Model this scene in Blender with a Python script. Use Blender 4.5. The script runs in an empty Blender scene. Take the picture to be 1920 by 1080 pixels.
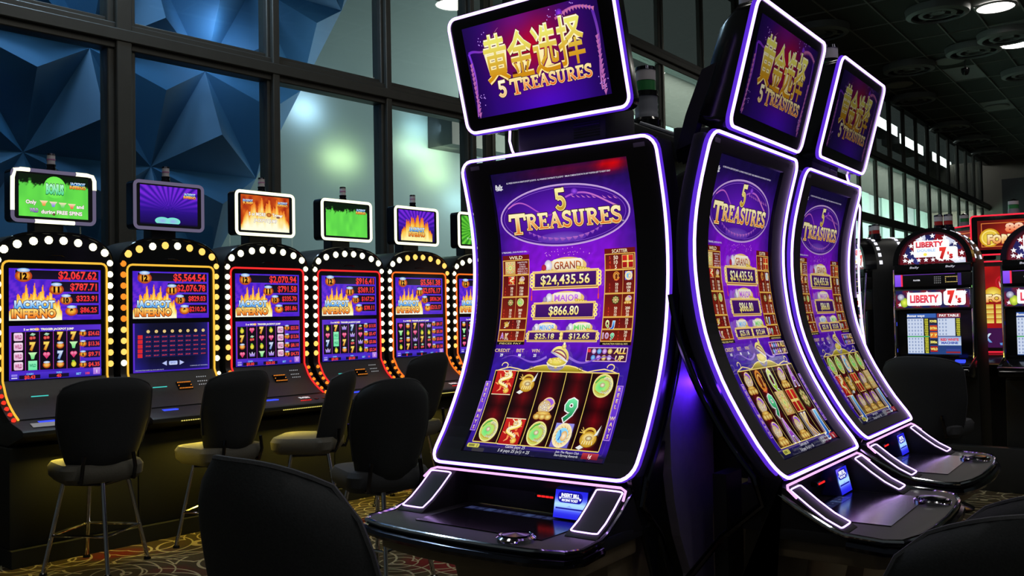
import bpy, bmesh, math, random
import numpy as np
from mathutils import Vector, Matrix
from mathutils.geometry import tessellate_polygon

random.seed(7)
rng = np.random.default_rng(7)
SC = bpy.context.scene
COL = SC.collection
H = 1.38                      # eye height of the photographer
RAD = math.radians

# ------------------------------------------------------------------ camera
cd = bpy.data.cameras.new('camera')
cam = bpy.data.objects.new('camera', cd)
COL.objects.link(cam)
cd.sensor_width = 36.0
cd.lens = 36.0 * 1737.2 / 1920.0
cd.clip_start = 0.05
cd.clip_end = 200
_p, _r = RAD(1.712), RAD(-1.109)
_cp, _sp, _cr, _sr = math.cos(_p), math.sin(_p), math.cos(_r), math.sin(_r)
_R0 = np.array([[1, 0, 0], [0, 0, -1], [0, 1, 0]], float)
_Rp = np.array([[1, 0, 0], [0, _cp, _sp], [0, -_sp, _cp]])
_Rr = np.array([[_cr, -_sr, 0], [_sr, _cr, 0], [0, 0, 1]])
_R = _Rr @ _Rp @ _R0
cam.matrix_world = Matrix(((_R[0][0], -_R[1][0], -_R[2][0], 0), (_R[0][1], -_R[1][1], -_R[2][1], 0),
                           (_R[0][2], -_R[1][2], -_R[2][2], H), (0, 0, 0, 1)))
SC.camera = cam

# ------------------------------------------------------------------ world, view, large lamps
SC.view_settings.view_transform = 'Standard'
SC.view_settings.look = 'None'
SC.view_settings.exposure = 0.0
SC.view_settings.gamma = 1.0
SC.view_settings.use_curve_mapping = False
w = bpy.data.worlds.new('world')
SC.world = w
w.use_nodes = True
w.node_tree.nodes['Background'].inputs[0].default_value = (0.80, 0.95, 0.90, 1)
w.node_tree.nodes['Background'].inputs[1].default_value = 0.045

UR = 36.4                     # heading of the window wall and ceiling grid
def udir(a):
    return Vector((math.sin(RAD(a)), math.cos(RAD(a)), 0))
def ndir(a):
    u = udir(a)
    return Vector((-u.y, u.x, 0))
ZC = 5.72 + H                 # ceiling height
LAMP_L = 19.0

# ------------------------------------------------------------------ materials
def lin(c):
    return tuple((v / 255 / 12.92) if v / 255 <= 0.04045 else ((v / 255 + 0.055) / 1.055) ** 2.4 for v in c)

def mat(name, rgb, rough=0.5, metal=0.0, spec=0.5, coat=0.0):
    m = bpy.data.materials.new(name)
    m.use_nodes = True
    b = m.node_tree.nodes['Principled BSDF']
    b.inputs['Base Color'].default_value = (*lin(rgb), 1)
    b.inputs['Roughness'].default_value = rough
    b.inputs['Metallic'].default_value = metal
    b.inputs['Specular IOR Level'].default_value = spec
    b.inputs['Coat Weight'].default_value = coat
    return m

def noisy(m, scale, amount=0.4, bump=0.0):
    """fine procedural grain on a Principled material"""
    nt = m.node_tree
    b = nt.nodes['Principled BSDF']
    tc = nt.nodes.new('ShaderNodeTexCoord')
    nz = nt.nodes.new('ShaderNodeTexNoise')
    nz.inputs['Scale'].default_value = scale
    nz.inputs['Detail'].default_value = 3
    nt.links.new(tc.outputs['Object'], nz.inputs['Vector'])
    c = b.inputs['Base Color'].default_value[:]
    mx = nt.nodes.new('ShaderNodeMix')
    mx.data_type = 'RGBA'
    mx.inputs['A'].default_value = tuple(v * (1 - amount) for v in c[:3]) + (1,)
    mx.inputs['B'].default_value = tuple(v * (1 + amount) for v in c[:3]) + (1,)
    nt.links.new(nz.outputs['Fac'], mx.inputs['Factor'])
    nt.links.new(mx.outputs['Result'], b.inputs['Base Color'])
    if bump:
        bp = nt.nodes.new('ShaderNodeBump')
        bp.inputs['Strength'].default_value = bump
        bp.inputs['Distance'].default_value = 0.002
        nt.links.new(nz.outputs['Fac'], bp.inputs['Height'])
        nt.links.new(bp.outputs['Normal'], b.inputs['Normal'])
    return m

def glow(name, rgb, s=1.0, sample=True):
    m = bpy.data.materials.new(name)
    m.use_nodes = True
    nt = m.node_tree
    nt.nodes.remove(nt.nodes['Principled BSDF'])
    e = nt.nodes.new('ShaderNodeEmission')
    e.inputs[0].default_value = (*lin(rgb), 1)
    e.inputs[1].default_value = s
    nt.links.new(e.outputs[0], nt.nodes['Material Output'].inputs[0])
    if not sample:
        m.cycles.emission_sampling = 'NONE'
    return m

_scr = {}
def screen_mat(strength, sample=True):
    """a lit glass screen: emits the colours of its picture, reflects like glass"""
    k = (round(strength, 3), sample)
    if k in _scr:
        return _scr[k]
    m = bpy.data.materials.new('lit_screen')
    m.use_nodes = True
    nt = m.node_tree
    b = nt.nodes['Principled BSDF']
    b.inputs['Base Color'].default_value = (0.004, 0.004, 0.005, 1)
    b.inputs['Roughness'].default_value = 0.12
    a = nt.nodes.new('ShaderNodeVertexColor')
    a.layer_name = 'Col'
    nt.links.new(a.outputs['Color'], b.inputs['Emission Color'])
    b.inputs['Emission Strength'].default_value = strength
    if not sample:
        m.cycles.emission_sampling = 'NONE'
    _scr[k] = m
    return m

M = dict(
    black_gloss=mat('black_gloss', (14, 14, 17), 0.16, 0, 0.5),
    shell_violet=mat('dark_shell', (40, 38, 54), 0.38, 0, 0.5),
    black_panel=mat('black_panel', (24, 24, 25), 0.35, 0, 0.4),
    black_matte=mat('black_matte', (18, 17, 20), 0.6, 0, 0.3),
    black_satin=noisy(mat('black_satin', (26, 27, 28), 0.45), 60, 0.3),
    dark_grey=noisy(mat('dark_grey', (36, 38, 42), 0.45), 40, 0.25),
    grey_print=mat('grey_print', (105, 100, 112), 0.6),
    chrome=mat('chrome', (205, 205, 215), 0.08, 1.0),
    dark_chrome=mat('dark_chrome', (70, 70, 82), 0.12, 1.0),
    taupe=noisy(mat('taupe_laminate', (112, 99, 80), 0.3), 12, 0.3),
    cushion=noisy(mat('black_upholstery', (56, 58, 63), 0.75, 0, 0.3), 300, 0.35, 0.25),
    cushion_back=noisy(mat('black_backing', (40, 43, 47), 0.8, 0, 0.25), 240, 0.35, 0.2),
    seat_cloth=noisy(mat('grey_seat_cloth', (92, 90, 84), 0.8, 0, 0.2), 200, 0.3, 0.2),
    frame=noisy(mat('window_frame', (66, 66, 62), 0.45, 0.3), 8, 0.15),
    frame_edge=mat('frame_edge', (120, 120, 112), 0.3, 0.6),
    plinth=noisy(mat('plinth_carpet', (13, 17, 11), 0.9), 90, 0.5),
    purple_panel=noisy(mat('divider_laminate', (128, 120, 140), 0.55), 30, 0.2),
    tile=noisy(mat('ceiling_tile', (58, 60, 58), 0.9), 30, 0.25),
    tile_pale=noisy(mat('pale_ceiling_tile', (150, 148, 150), 0.9), 30, 0.15),
    bar=mat('ceiling_bar', (120, 120, 116), 0.6),
    diffuser=mat('diffuser_metal', (112, 113, 114), 0.5, 0.2),
    speaker=mat('ceiling_speaker', (135, 132, 128), 0.7),
    concrete=noisy(mat('back_wall_paint', (120, 150, 146), 0.85), 1.2, 0.10),
    back_glass=noisy(mat('satin_back_wall', (112, 130, 134), 0.7), 0.9, 0.12),
    navy=mat('navy_facet_paint', (44, 96, 142), 0.6),
    far_wall=noisy(mat('far_wall_paint', (128, 124, 116), 0.9), 2, 0.1),
    far_panel=mat('far_panel', (62, 64, 68), 0.8),
    navy_plastic=mat('navy_plastic', (24, 28, 90), 0.3),
    rect_lamp=glow('light_panel', (240, 245, 240), 6.0),
    paper=mat('paper', (215, 215, 220), 0.8),
    white_plastic=mat('white_plastic', (190, 186, 196), 0.4),
    green_plastic=mat('green_plastic', (40, 125, 66), 0.35),
    red_plastic=mat('red_plastic', (170, 36, 36), 0.35),
    pink_plastic=mat('pink_plastic', (170, 110, 160), 0.35),
    grey_plastic=mat('grey_plastic', (120, 124, 138), 0.5),
    lavender_plastic=mat('lavender_plastic', (128, 118, 142), 0.4),
    led=glow('led_white_violet', (208, 168, 255), 3.2),
    led_halo=glow('led_halo', (92, 46, 214), 1.0),
    led_pink=glow('led_pink', (238, 170, 250), 1.5),
    led_red=glow('led_red', (255, 40, 62), 1.4),
    bulb_cream=glow('bulb_cream', (255, 250, 208), 2.2),
    bulb_amber=glow('bulb_amber', (255, 196, 96), 1.5),
    bulb_orange=glow('bulb_orange', (255, 140, 40), 1.2),
    bulb_red=glow('bulb_red', (255, 60, 40), 1.0),
    rim_amber=glow('rim_amber', (255, 196, 66), 1.0),
    rim_red=glow('rim_red', (255, 48, 48), 1.0),
    rim_orange=glow('rim_orange', (255, 118, 40), 1.0),
    topper_lit=glow('topper_lit', (250, 250, 208), 1.7),
    topper_dim=glow('topper_dim', (112, 104, 132), 0.8),  # weak glow put into the plain plastic of unlit frames
    bill_blue=glow('bill_blue', (70, 92, 255), 1.2),
    dot_amber=glow('dot_amber', (255, 150, 50), 1.0, False),
    dot_red=glow('dot_red', (255, 40, 40), 1.1, False),
    dot_white=glow('dot_white', (220, 225, 230), 0.55, False),
    dot_blue=glow('dot_blue', (60, 80, 255), 1.2),
    dot_teal=glow('dot_teal', (80, 230, 220), 0.8, False),
    dot_yellow=glow('dot_yellow', (236, 220, 110), 0.9),
    lamp=glow('downlight_lens', (255, 250, 240), LAMP_L),
    stud=glow('white_stud', (245, 245, 255), 1.1, False),
)

def glass_mat():
    m = bpy.data.materials.new('window_glass')
    m.use_nodes = True
    nt = m.node_tree
    nt.nodes.remove(nt.nodes['Principled BSDF'])
    tr = nt.nodes.new('ShaderNodeBsdfTransparent')
    tr.inputs[0].default_value = (0.90, 0.955, 0.945, 1)
    gl = nt.nodes.new('ShaderNodeBsdfGlossy')
    gl.inputs['Roughness'].default_value = 0.015
    fr = nt.nodes.new('ShaderNodeFresnel')
    ge = nt.nodes.new('ShaderNodeNewGeometry')
    io = nt.nodes.new('ShaderNodeMapRange')       # the same index seen from either side of the pane
    io.inputs['To Min'].default_value = 1.5
    io.inputs['To Max'].default_value = 1 / 1.5
    nt.links.new(ge.outputs['Backfacing'], io.inputs['Value'])
    nt.links.new(io.outputs['Result'], fr.inputs[0])
    mx = nt.nodes.new('ShaderNodeMixShader')
    nt.links.new(fr.outputs[0], mx.inputs[0])
    nt.links.new(tr.outputs[0], mx.inputs[1])
    nt.links.new(gl.outputs[0], mx.inputs[2])
    nt.links.new(mx.outputs[0], nt.nodes['Material Output'].inputs[0])
    return m
M['glass'] = glass_mat()

def carpet_mat():
    m = bpy.data.materials.new('swirl_carpet')
    m.use_nodes = True
    nt = m.node_tree
    N, L = nt.nodes, nt.links
    b = N['Principled BSDF']
    b.inputs['Roughness'].default_value = 0.95
    b.inputs['Specular IOR Level'].default_value = 0.1
    tc = N.new('ShaderNodeTexCoord')
    def math_(op, a, bb):
        n = N.new('ShaderNodeMath')
        n.operation = op
        for i, v in enumerate((a, bb)):
            if isinstance(v, (int, float)):
                n.inputs[i].default_value = v
            elif v is not None:
                L.new(v, n.inputs[i])
        return n.outputs[0]
    rings = []
    for sc, k, off in ((1.9, 6.5, 0.0), (2.7, 5.0, 3.3)):
        mp = N.new('ShaderNodeMapping')
        mp.inputs['Location'].default_value = (off, off * 0.7, 0)
        L.new(tc.outputs['Object'], mp.inputs['Vector'])
        vo = N.new('ShaderNodeTexVoronoi')
        vo.inputs['Scale'].default_value = sc
        L.new(mp.outputs[0], vo.inputs['Vector'])
        d = math_('MULTIPLY', vo.outputs['Distance'], k)
        f = math_('FRACT', d, None)
        rings.append(math_('LESS_THAN', math_('ABSOLUTE', math_('SUBTRACT', f, 0.5), None), 0.06))
    ring = math_('MAXIMUM', rings[0], rings[1])
    nz = N.new('ShaderNodeTexNoise')
    nz.inputs['Scale'].default_value = 1.3
    L.new(tc.outputs['Object'], nz.inputs['Vector'])
    cr = N.new('ShaderNodeValToRGB')
    e = cr.color_ramp.elements
    e[0].position, e[0].color = 0.40, (*lin((74, 66, 46)), 1)
    e[1].position, e[1].color = 0.68, (*lin((112, 22, 28)), 1)
    e2 = cr.color_ramp.elements.new(0.58)
    e2.color = (*lin((70, 58, 42)), 1)
    L.new(nz.outputs['Fac'], cr.inputs[0])
    nz2 = N.new('ShaderNodeTexNoise')
    nz2.inputs['Scale'].default_value = 70
    L.new(tc.outputs['Object'], nz2.inputs['Vector'])
    mx = N.new('ShaderNodeMix')
    mx.data_type = 'RGBA'
    L.new(ring, mx.inputs['Factor'])
    L.new(cr.outputs[0], mx.inputs['A'])
    mx.inputs['B'].default_value = (*lin((176, 164, 130)), 1)
    mu = N.new('ShaderNodeMix')
    mu.data_type = 'RGBA'
    mu.blend_type = 'MULTIPLY'
    mu.inputs['Factor'].default_value = 0.6
    L.new(mx.outputs['Result'], mu.inputs['A'])
    L.new(nz2.outputs['Color'], mu.inputs['B'])
    L.new(mu.outputs['Result'], b.inputs['Base Color'])
    return m
M['carpet'] = carpet_mat()

# ------------------------------------------------------------------ mesh helpers
class MB:
    """collects shapes and links them as ONE mesh object"""
    def __init__(self):
        self.v, self.f = [], []
    def raw(self, v, f):
        o = len(self.v)
        self.v += [tuple(p) for p in v]
        self.f += [tuple(i + o for i in q) for q in f]
        return self
    def box(self, x0, x1, y0, y1, z0, z1):
        v = [(x, y, z) for z in (z0, z1) for y in (y0, y1) for x in (x0, x1)]
        return self.raw(v, [(0, 2, 3, 1), (4, 5, 7, 6), (0, 1, 5, 4), (2, 6, 7, 3), (0, 4, 6, 2), (1, 3, 7, 5)])
    def hexa(self, b, t):
        """bottom and top quads"""
        return self.raw(list(b) + list(t), [(3, 2, 1, 0), (4, 5, 6, 7), (0, 1, 5, 4), (1, 2, 6, 5), (2, 3, 7, 6), (3, 0, 4, 7)])
    def prism_x(self, yz, x0, x1):
        n = len(yz)
        v = [(x0, y, z) for y, z in yz] + [(x1, y, z) for y, z in yz]
        f = [tuple(range(n)), tuple(range(2 * n - 1, n - 1, -1))]
        f += [(i, i + n, (i + 1) % n + n, (i + 1) % n) for i in range(n)]
        return self.raw(v, f)
    def prism_y(self, xz, y0, y1):
        n = len(xz)
        v = [(x, y0, z) for x, z in xz] + [(x, y1, z) for x, z in xz]
        f = [tuple(range(n)), tuple(range(2 * n - 1, n - 1, -1))]
        f += [(i, i + n, (i + 1) % n + n, (i + 1) % n) for i in range(n)]
        return self.raw(v, f)
    def prism_z(self, xy, z0, z1):
        n = len(xy)
        v = [(x, y, z0) for x, y in xy] + [(x, y, z1) for x, y in xy]
        f = [tuple(range(n - 1, -1, -1)), tuple(range(n, 2 * n))]
        f += [(i, (i + 1) % n, (i + 1) % n + n, i + n) for i in range(n)]
        return self.raw(v, f)
    def tube(self, path, r, closed=False, n=8):
        P = [Vector(p) for p in path]
        k = len(P)
        tans = []
        for i in range(k):
            a = P[i - 1] if (i or closed) else P[i]
            b = P[(i + 1) % k] if (i < k - 1 or closed) else P[i]
            t = (b - a)
            tans.append(t.normalized() if t.length > 1e-9 else Vector((0, 0, 1)))
        ref = Vector((0, 0, 1)) if abs(tans[0].z) < 0.9 else Vector((1, 0, 0))
        nr = (ref - tans[0] * ref.dot(tans[0])).normalized()
        v, f = [], []
        for i in range(k):
            nr = (nr - tans[i] * nr.dot(tans[i])).normalized()
            bn = tans[i].cross(nr)
            rr = r[i] if isinstance(r, (list, tuple)) else r
            for j in range(n):
                a = 2 * math.pi * j / n
                v.append(P[i] + nr * (math.cos(a) * rr) + bn * (math.sin(a) * rr))
        for i in range(k if closed else k - 1):
            for j in range(n):
                a, b = i * n + j, i * n + (j + 1) % n
                c, d = ((i + 1) % k) * n + (j + 1) % n, ((i + 1) % k) * n + j
                f.append((a, b, c, d))
        if not closed:
            f.append(tuple(range(n - 1, -1, -1)))
            f.append(tuple(range((k - 1) * n, k * n)))
        return self.raw(v, f)
    def lathe(self, prof, cx=0, cy=0, n=20, close=True):
        v, f = [], []
        for r, z in prof:
            for j in range(n):
                a = 2 * math.pi * j / n
                v.append((cx + r * math.cos(a), cy + r * math.sin(a), z))
        for i in range(len(prof) - 1):
            for j in range(n):
                f.append((i * n + j, i * n + (j + 1) % n, (i + 1) * n + (j + 1) % n, (i + 1) * n + j))
        if close:
            f.append(tuple(range(n - 1, -1, -1)))
            f.append(tuple(range((len(prof) - 1) * n, len(prof) * n)))
        return self.raw(v, f)
    def sheet(self, rows):
        """grid of rows of points"""
        k = len(rows[0])
        v = [p for r in rows for p in r]
        f = [(i * k + j, i * k + j + 1, (i + 1) * k + j + 1, (i + 1) * k + j) for i in range(len(rows) - 1) for j in range(k - 1)]
        return self.raw(v, f)
    def build(self, name, m, parent=None, bevel=0.0, smooth=False, seg=2):
        me = bpy.data.meshes.new(name)
        me.from_pydata([tuple(p) for p in self.v], [], self.f)
        if bevel:
            bm = bmesh.new()
            bm.from_mesh(me)
            bmesh.ops.recalc_face_normals(bm, faces=bm.faces)
            ed = [e for e in bm.edges if len(e.link_faces) == 2 and e.calc_face_angle(0) > 0.5]
            bmesh.ops.bevel(bm, geom=ed, offset=bevel, segments=seg, affect='EDGES', profile=0.6, clamp_overlap=True)
            bm.to_mesh(me)
            bm.free()
        if smooth or bevel:
            me.polygons.foreach_set('use_smooth', [True] * len(me.polygons))
            try:
                me.set_sharp_from_angle(angle=RAD(38))
            except Exception:
                pass
        me.materials.append(m)
        o = bpy.data.objects.new(name, me)
        COL.objects.link(o)
        if parent:
            o.parent = parent
        return o

def tag(o, label=None, cat=None, group=None, kind=None):
    if label: o['label'] = label
    if cat: o['category'] = cat
    if group: o['group'] = group
    if kind: o['kind'] = kind
    return o

def thing(name, label, cat, x, y, heading=90.0, z=0.0, group=None):
    """heading: compass heading of the thing's own x axis (its right-hand side)"""
    o = bpy.data.objects.new(name, None)
    COL.objects.link(o)
    o.empty_display_size = 0.1
    o.location = (x, y, z)
    o.rotation_euler = (0, 0, RAD(90 - heading))
    return tag(o, label, cat, group)

def copy_tree(o, parent=None):
    c = o.copy()
    COL.objects.link(c)
    if parent: c.parent = parent
    for ch in list(o.children):
        copy_tree(ch, c)
    return c

def struct(o, label=None):
    o['kind'] = 'structure'
    if label: o['label'] = label
    return o

def rrect(x0, x1, z0, z1, r, nc=5, step=0.08):
    """rounded rectangle, closed, as (x,z)"""
    out = []
    for cx, cz, a0 in ((x1 - r, z1 - r, 0), (x0 + r, z1 - r, 90), (x0 + r, z0 + r, 180), (x1 - r, z0 + r, 270)):
        for i in range(nc + 1):
            a = RAD(a0 + 90 * i / nc)
            out.append((cx + r * math.cos(a), cz + r * math.sin(a)))
    res = []
    for i, p in enumerate(out):
        q = out[(i + 1) % len(out)]
        d = math.dist(p, q)
        k = max(1, int(d / step))
        for j in range(k):
            res.append((p[0] + (q[0] - p[0]) * j / k, p[1] + (q[1] - p[1]) * j / k))
    return res

# ------------------------------------------------------------------ printed pictures on screens
_txt = {}
def text_mesh(s, bold=0.0):
    k = (s, bold)
    if k not in _txt:
        cu = bpy.data.curves.new('lettering', 'FONT')
        cu.body = s
        cu.resolution_u = 2
        cu.fill_mode = 'FRONT'
        cu.offset = bold
        ob = bpy.data.objects.new('lettering', cu)
        me = bpy.data.meshes.new_from_object(ob)
        v = np.array([p.co[:2] for p in me.vertices]) if len(me.vertices) else np.zeros((0, 2))
        f = [tuple(p.vertices) for p in me.polygons]
        bpy.data.objects.remove(ob)
        bpy.data.curves.remove(cu)
        bpy.data.meshes.remove(me)
        _txt[k] = (v, f)
    return _txt[k]

class Art:
    """flat print: coloured polygons laid on a screen surface; fmap(u, v, lift) gives the point"""
    STEP = 6e-5
    def __init__(self, fmap, cell=0.012):
        self.fmap, self.cell = fmap, cell
        self.P, self.F, self.C, self.n, self.L = [], [], [], 0, 2
    def up(self):
        self.L += 1
        return self
    def put(self, pts, faces, cols):
        pts = np.asarray(pts, float)
        c = np.asarray(cols, float)
        if c.ndim == 1:
            c = np.repeat(c[None], len(pts), 0)
        if self.cell < 1:
            pts, faces, c = self.strips(pts, faces, c)
        self.P.append(self.fmap(pts[:, 0], pts[:, 1], self.L * self.STEP))
        self.C.append(c)
        self.F += [tuple(i + self.n for i in f) for f in faces]
        self.n += len(pts)
        return self
    def strips(self, pts, faces, c):
        """cut tall faces into level strips, so that they follow a curved screen"""
        h = self.cell
        D = np.concatenate([pts, c], 1)
        nd, nf = list(D), []
        for f in faces:
            z = pts[list(f), 1]
            if z.max() - z.min() <= h * 1.2:
                nf.append(f)
                continue
            tris = [f]
            if len(f) > 3:
                tris = [tuple(f[i] for i in t) for t in tessellate_polygon([[Vector((pts[i][0], pts[i][1], 0)) for i in f]])]
            for t in tris:
                P = [D[i] for i in t]
                k0, k1 = math.floor(min(q[1] for q in P) / h), math.floor(max(q[1] for q in P) / h)
                rest = P
                for k in range(k0, k1 + 1):
                    lvl = (k + 1) * h
                    lo, hi = [], []
                    for a, b in zip(rest, rest[1:] + rest[:1]):
                        (lo if a[1] <= lvl else hi).append(a)
                        if (a[1] <= lvl) != (b[1] <= lvl):
                            m = a + (b - a) * ((lvl - a[1]) / (b[1] - a[1]))
                            lo.append(m); hi.append(m)
                    if len(lo) > 2:
                        nf.append(tuple(range(len(nd), len(nd) + len(lo))))
                        nd += lo
                    rest = hi
                    if len(rest) < 3:
                        break
        nd = np.array(nd)
        return nd[:, :2], nf, nd[:, 2:]
    def grid(self, x0, x1, z0, z1, nx, nz, fn):
        xs, zs = np.meshgrid(np.linspace(x0, x1, nx + 1), np.linspace(z0, z1, nz + 1))
        a, b = xs.ravel(), zs.ravel()
        c = fn((a - x0) / (x1 - x0), (b - z0) / (z1 - z0))
        f = [(i * (nx + 1) + j, i * (nx + 1) + j + 1, (i + 1) * (nx + 1) + j + 1, (i + 1) * (nx + 1) + j) for i in range(nz) for j in range(nx)]
        return self.put(np.stack([a, b], 1), f, np.clip(c, 0, 255))
    def rect(self, x0, x1, z0, z1, c, c2=None):
        n = 1
        t = np.linspace(0, 1, n + 1)
        zz = z0 + (z1 - z0) * t
        pts = np.concatenate([np.stack([np.full(n + 1, x0), zz], 1), np.stack([np.full(n + 1, x1), zz], 1)])
        c, c2 = np.array(c, float), np.array(c2 if c2 is not None else c, float)
        cc = c[None] * (1 - t[:, None]) + c2[None] * t[:, None]
        return self.put(pts, [(i, i + n + 1, i + n + 2, i + 1) for i in range(n)], np.concatenate([cc, cc]))
    def frame(self, x0, x1, z0, z1, t, c):
        self.rect(x0, x1, z0, z0 + t, c); self.rect(x0, x1, z1 - t, z1, c)
        self.rect(x0, x0 + t, z0, z1, c); self.rect(x1 - t, x1, z0, z1, c)
        return self
    def ell(self, cx, cz, rx, rz, c, c2=None, n=22):
        a = np.linspace(0, 2 * np.pi, n, endpoint=False)
        pts = np.concatenate([[[cx, cz]], np.stack([cx + rx * np.cos(a), cz + rz * np.sin(a)], 1)])
        cols = np.array([c] + [c2 if c2 is not None else c] * n, float)
        return self.put(pts, [(0, 1 + i, 1 + (i + 1) % n) for i in range(n)], cols)
    def ring(self, cx, cz, rx, rz, t, c, n=28, a0=0.0, a1=360.0, c2=None):
        full = abs(a1 - a0) >= 360
        a = np.radians(np.linspace(a0, a1, n + 1))
        o = np.stack([cx + rx * np.cos(a), cz + rz * np.sin(a)], 1)
        i_ = np.stack([cx + (rx - t) * np.cos(a), cz + (rz - t) * np.sin(a)], 1)
        c = np.array(c, float)
        c2 = np.array(c2, float) if c2 is not None else c
        cols = np.concatenate([np.repeat(c[None], n + 1, 0), np.repeat(c2[None], n + 1, 0)])
        return self.put(np.concatenate([o, i_]), [(k, k + 1, k + n + 2, k + n + 1) for k in range(n)], cols)
    def line(self, pts, wd, c, c2=None):
        P = np.asarray(pts, float)
        t = np.gradient(P, axis=0)
        t /= np.maximum(np.linalg.norm(t, axis=1, keepdims=True), 1e-9)
        nn = np.stack([-t[:, 1], t[:, 0]], 1)
        wd = np.broadcast_to(np.asarray(wd, float), (len(P),))[:, None] * 0.5
        k = len(P)
        c = np.array(c, float)
        c2 = np.array(c2 if c2 is not None else c, float)
        s = np.linspace(0, 1, k)[:, None]
        cc = c * (1 - s) + c2 * s
        return self.put(np.concatenate([P + nn * wd, P - nn * wd]), [(i, i + 1, i + 1 + k, i + k) for i in range(k - 1)], np.concatenate([cc, cc]))
    def poly(self, pts, c, c2=None):
        P = np.asarray(pts, float)
        if c2 is None:
            return self.put(P, [tuple(range(len(P)))], c)
        t = ((P[:, 1] - P[:, 1].min()) / max(np.ptp(P[:, 1]), 1e-9))[:, None]
        return self.put(P, [tuple(range(len(P)))], np.array(c2, float) * (1 - t) + np.array(c, float) * t)
    def text(self, s, cx, cz, h, c, c2=None, w=None, align='c', bold=0.0, outline=None, ow=0.06, slant=0.0):
        """cap height h (0.7 of the font's unit); c at the top, c2 at the foot"""
        for b, cc, cc2 in (((bold + ow, outline, None),) if outline is not None else ()) + ((bold, c, c2),):
            v, f = text_mesh(s, b)
            v0, _ = text_mesh(s, bold)
            if not len(v):
                return self
            s_ = h / 0.7
            wx = np.ptp(v0[:, 0]) * s_
            sx = s_ if w is None else s_ * w / max(wx, 1e-9)
            x = (v[:, 0] - (v0[:, 0].min() + v0[:, 0].max()) / 2) * sx
            if align == 'l': x = x + np.ptp(v0[:, 0]) * sx / 2
            if align == 'r': x = x - np.ptp(v0[:, 0]) * sx / 2
            y = v[:, 1] * s_ - h / 2
            x = x + slant * y
            col = np.array(cc, float)
            if cc2 is not None:
                t = np.clip((y + h / 2) / h, 0, 1)[:, None]
                col = np.array(cc2, float) * (1 - t) + col * t
            self.put(np.stack([cx + x, cz + y], 1), f, col)
            self.up()
        self.L -= 1
        return self
    def build(self, name, m, parent=None):
        me = bpy.data.meshes.new(name)
        P = np.concatenate(self.P)
        me.from_pydata(P.tolist(), [], self.F)
        c = np.concatenate(self.C) / 255.0
        c = np.where(c <= 0.04045, c / 12.92, ((c + 0.055) / 1.055) ** 2.4)
        at = me.attributes.new('Col', 'FLOAT_COLOR', 'POINT')
        at.data.foreach_set('color', np.concatenate([c, np.ones((len(c), 1))], 1).astype(np.float32).ravel())
        me.materials.append(m)
        o = bpy.data.objects.new(name, me)
        COL.objects.link(o)
        if parent: o.parent = parent
        return o

def vnoise(x, y, s, seed=0):
    """smooth value noise on arrays"""
    x, y = np.asarray(x) * s, np.asarray(y) * s
    xi, yi = np.floor(x).astype(int), np.floor(y).astype(int)
    fx, fy = x - xi, y - yi
    fx, fy = fx * fx * (3 - 2 * fx), fy * fy * (3 - 2 * fy)
    def h(a, b):
        n = (a * 374761393 + b * 668265263 + seed * 974711) & 0x7fffffff
        n = ((n ^ (n >> 13)) * 1274126177) & 0x7fffffff
        return ((n ^ (n >> 16)) & 0xffff) / 65535.0
    return (h(xi, yi) * (1 - fx) + h(xi + 1, yi) * fx) * (1 - fy) + (h(xi, yi + 1) * (1 - fx) + h(xi + 1, yi + 1) * fx) * fy

def mixc(a, b, t):
    t = np.clip(t, 0, 1)[..., None]
    return np.array(a, float) * (1 - t) + np.array(b, float) * t

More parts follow.
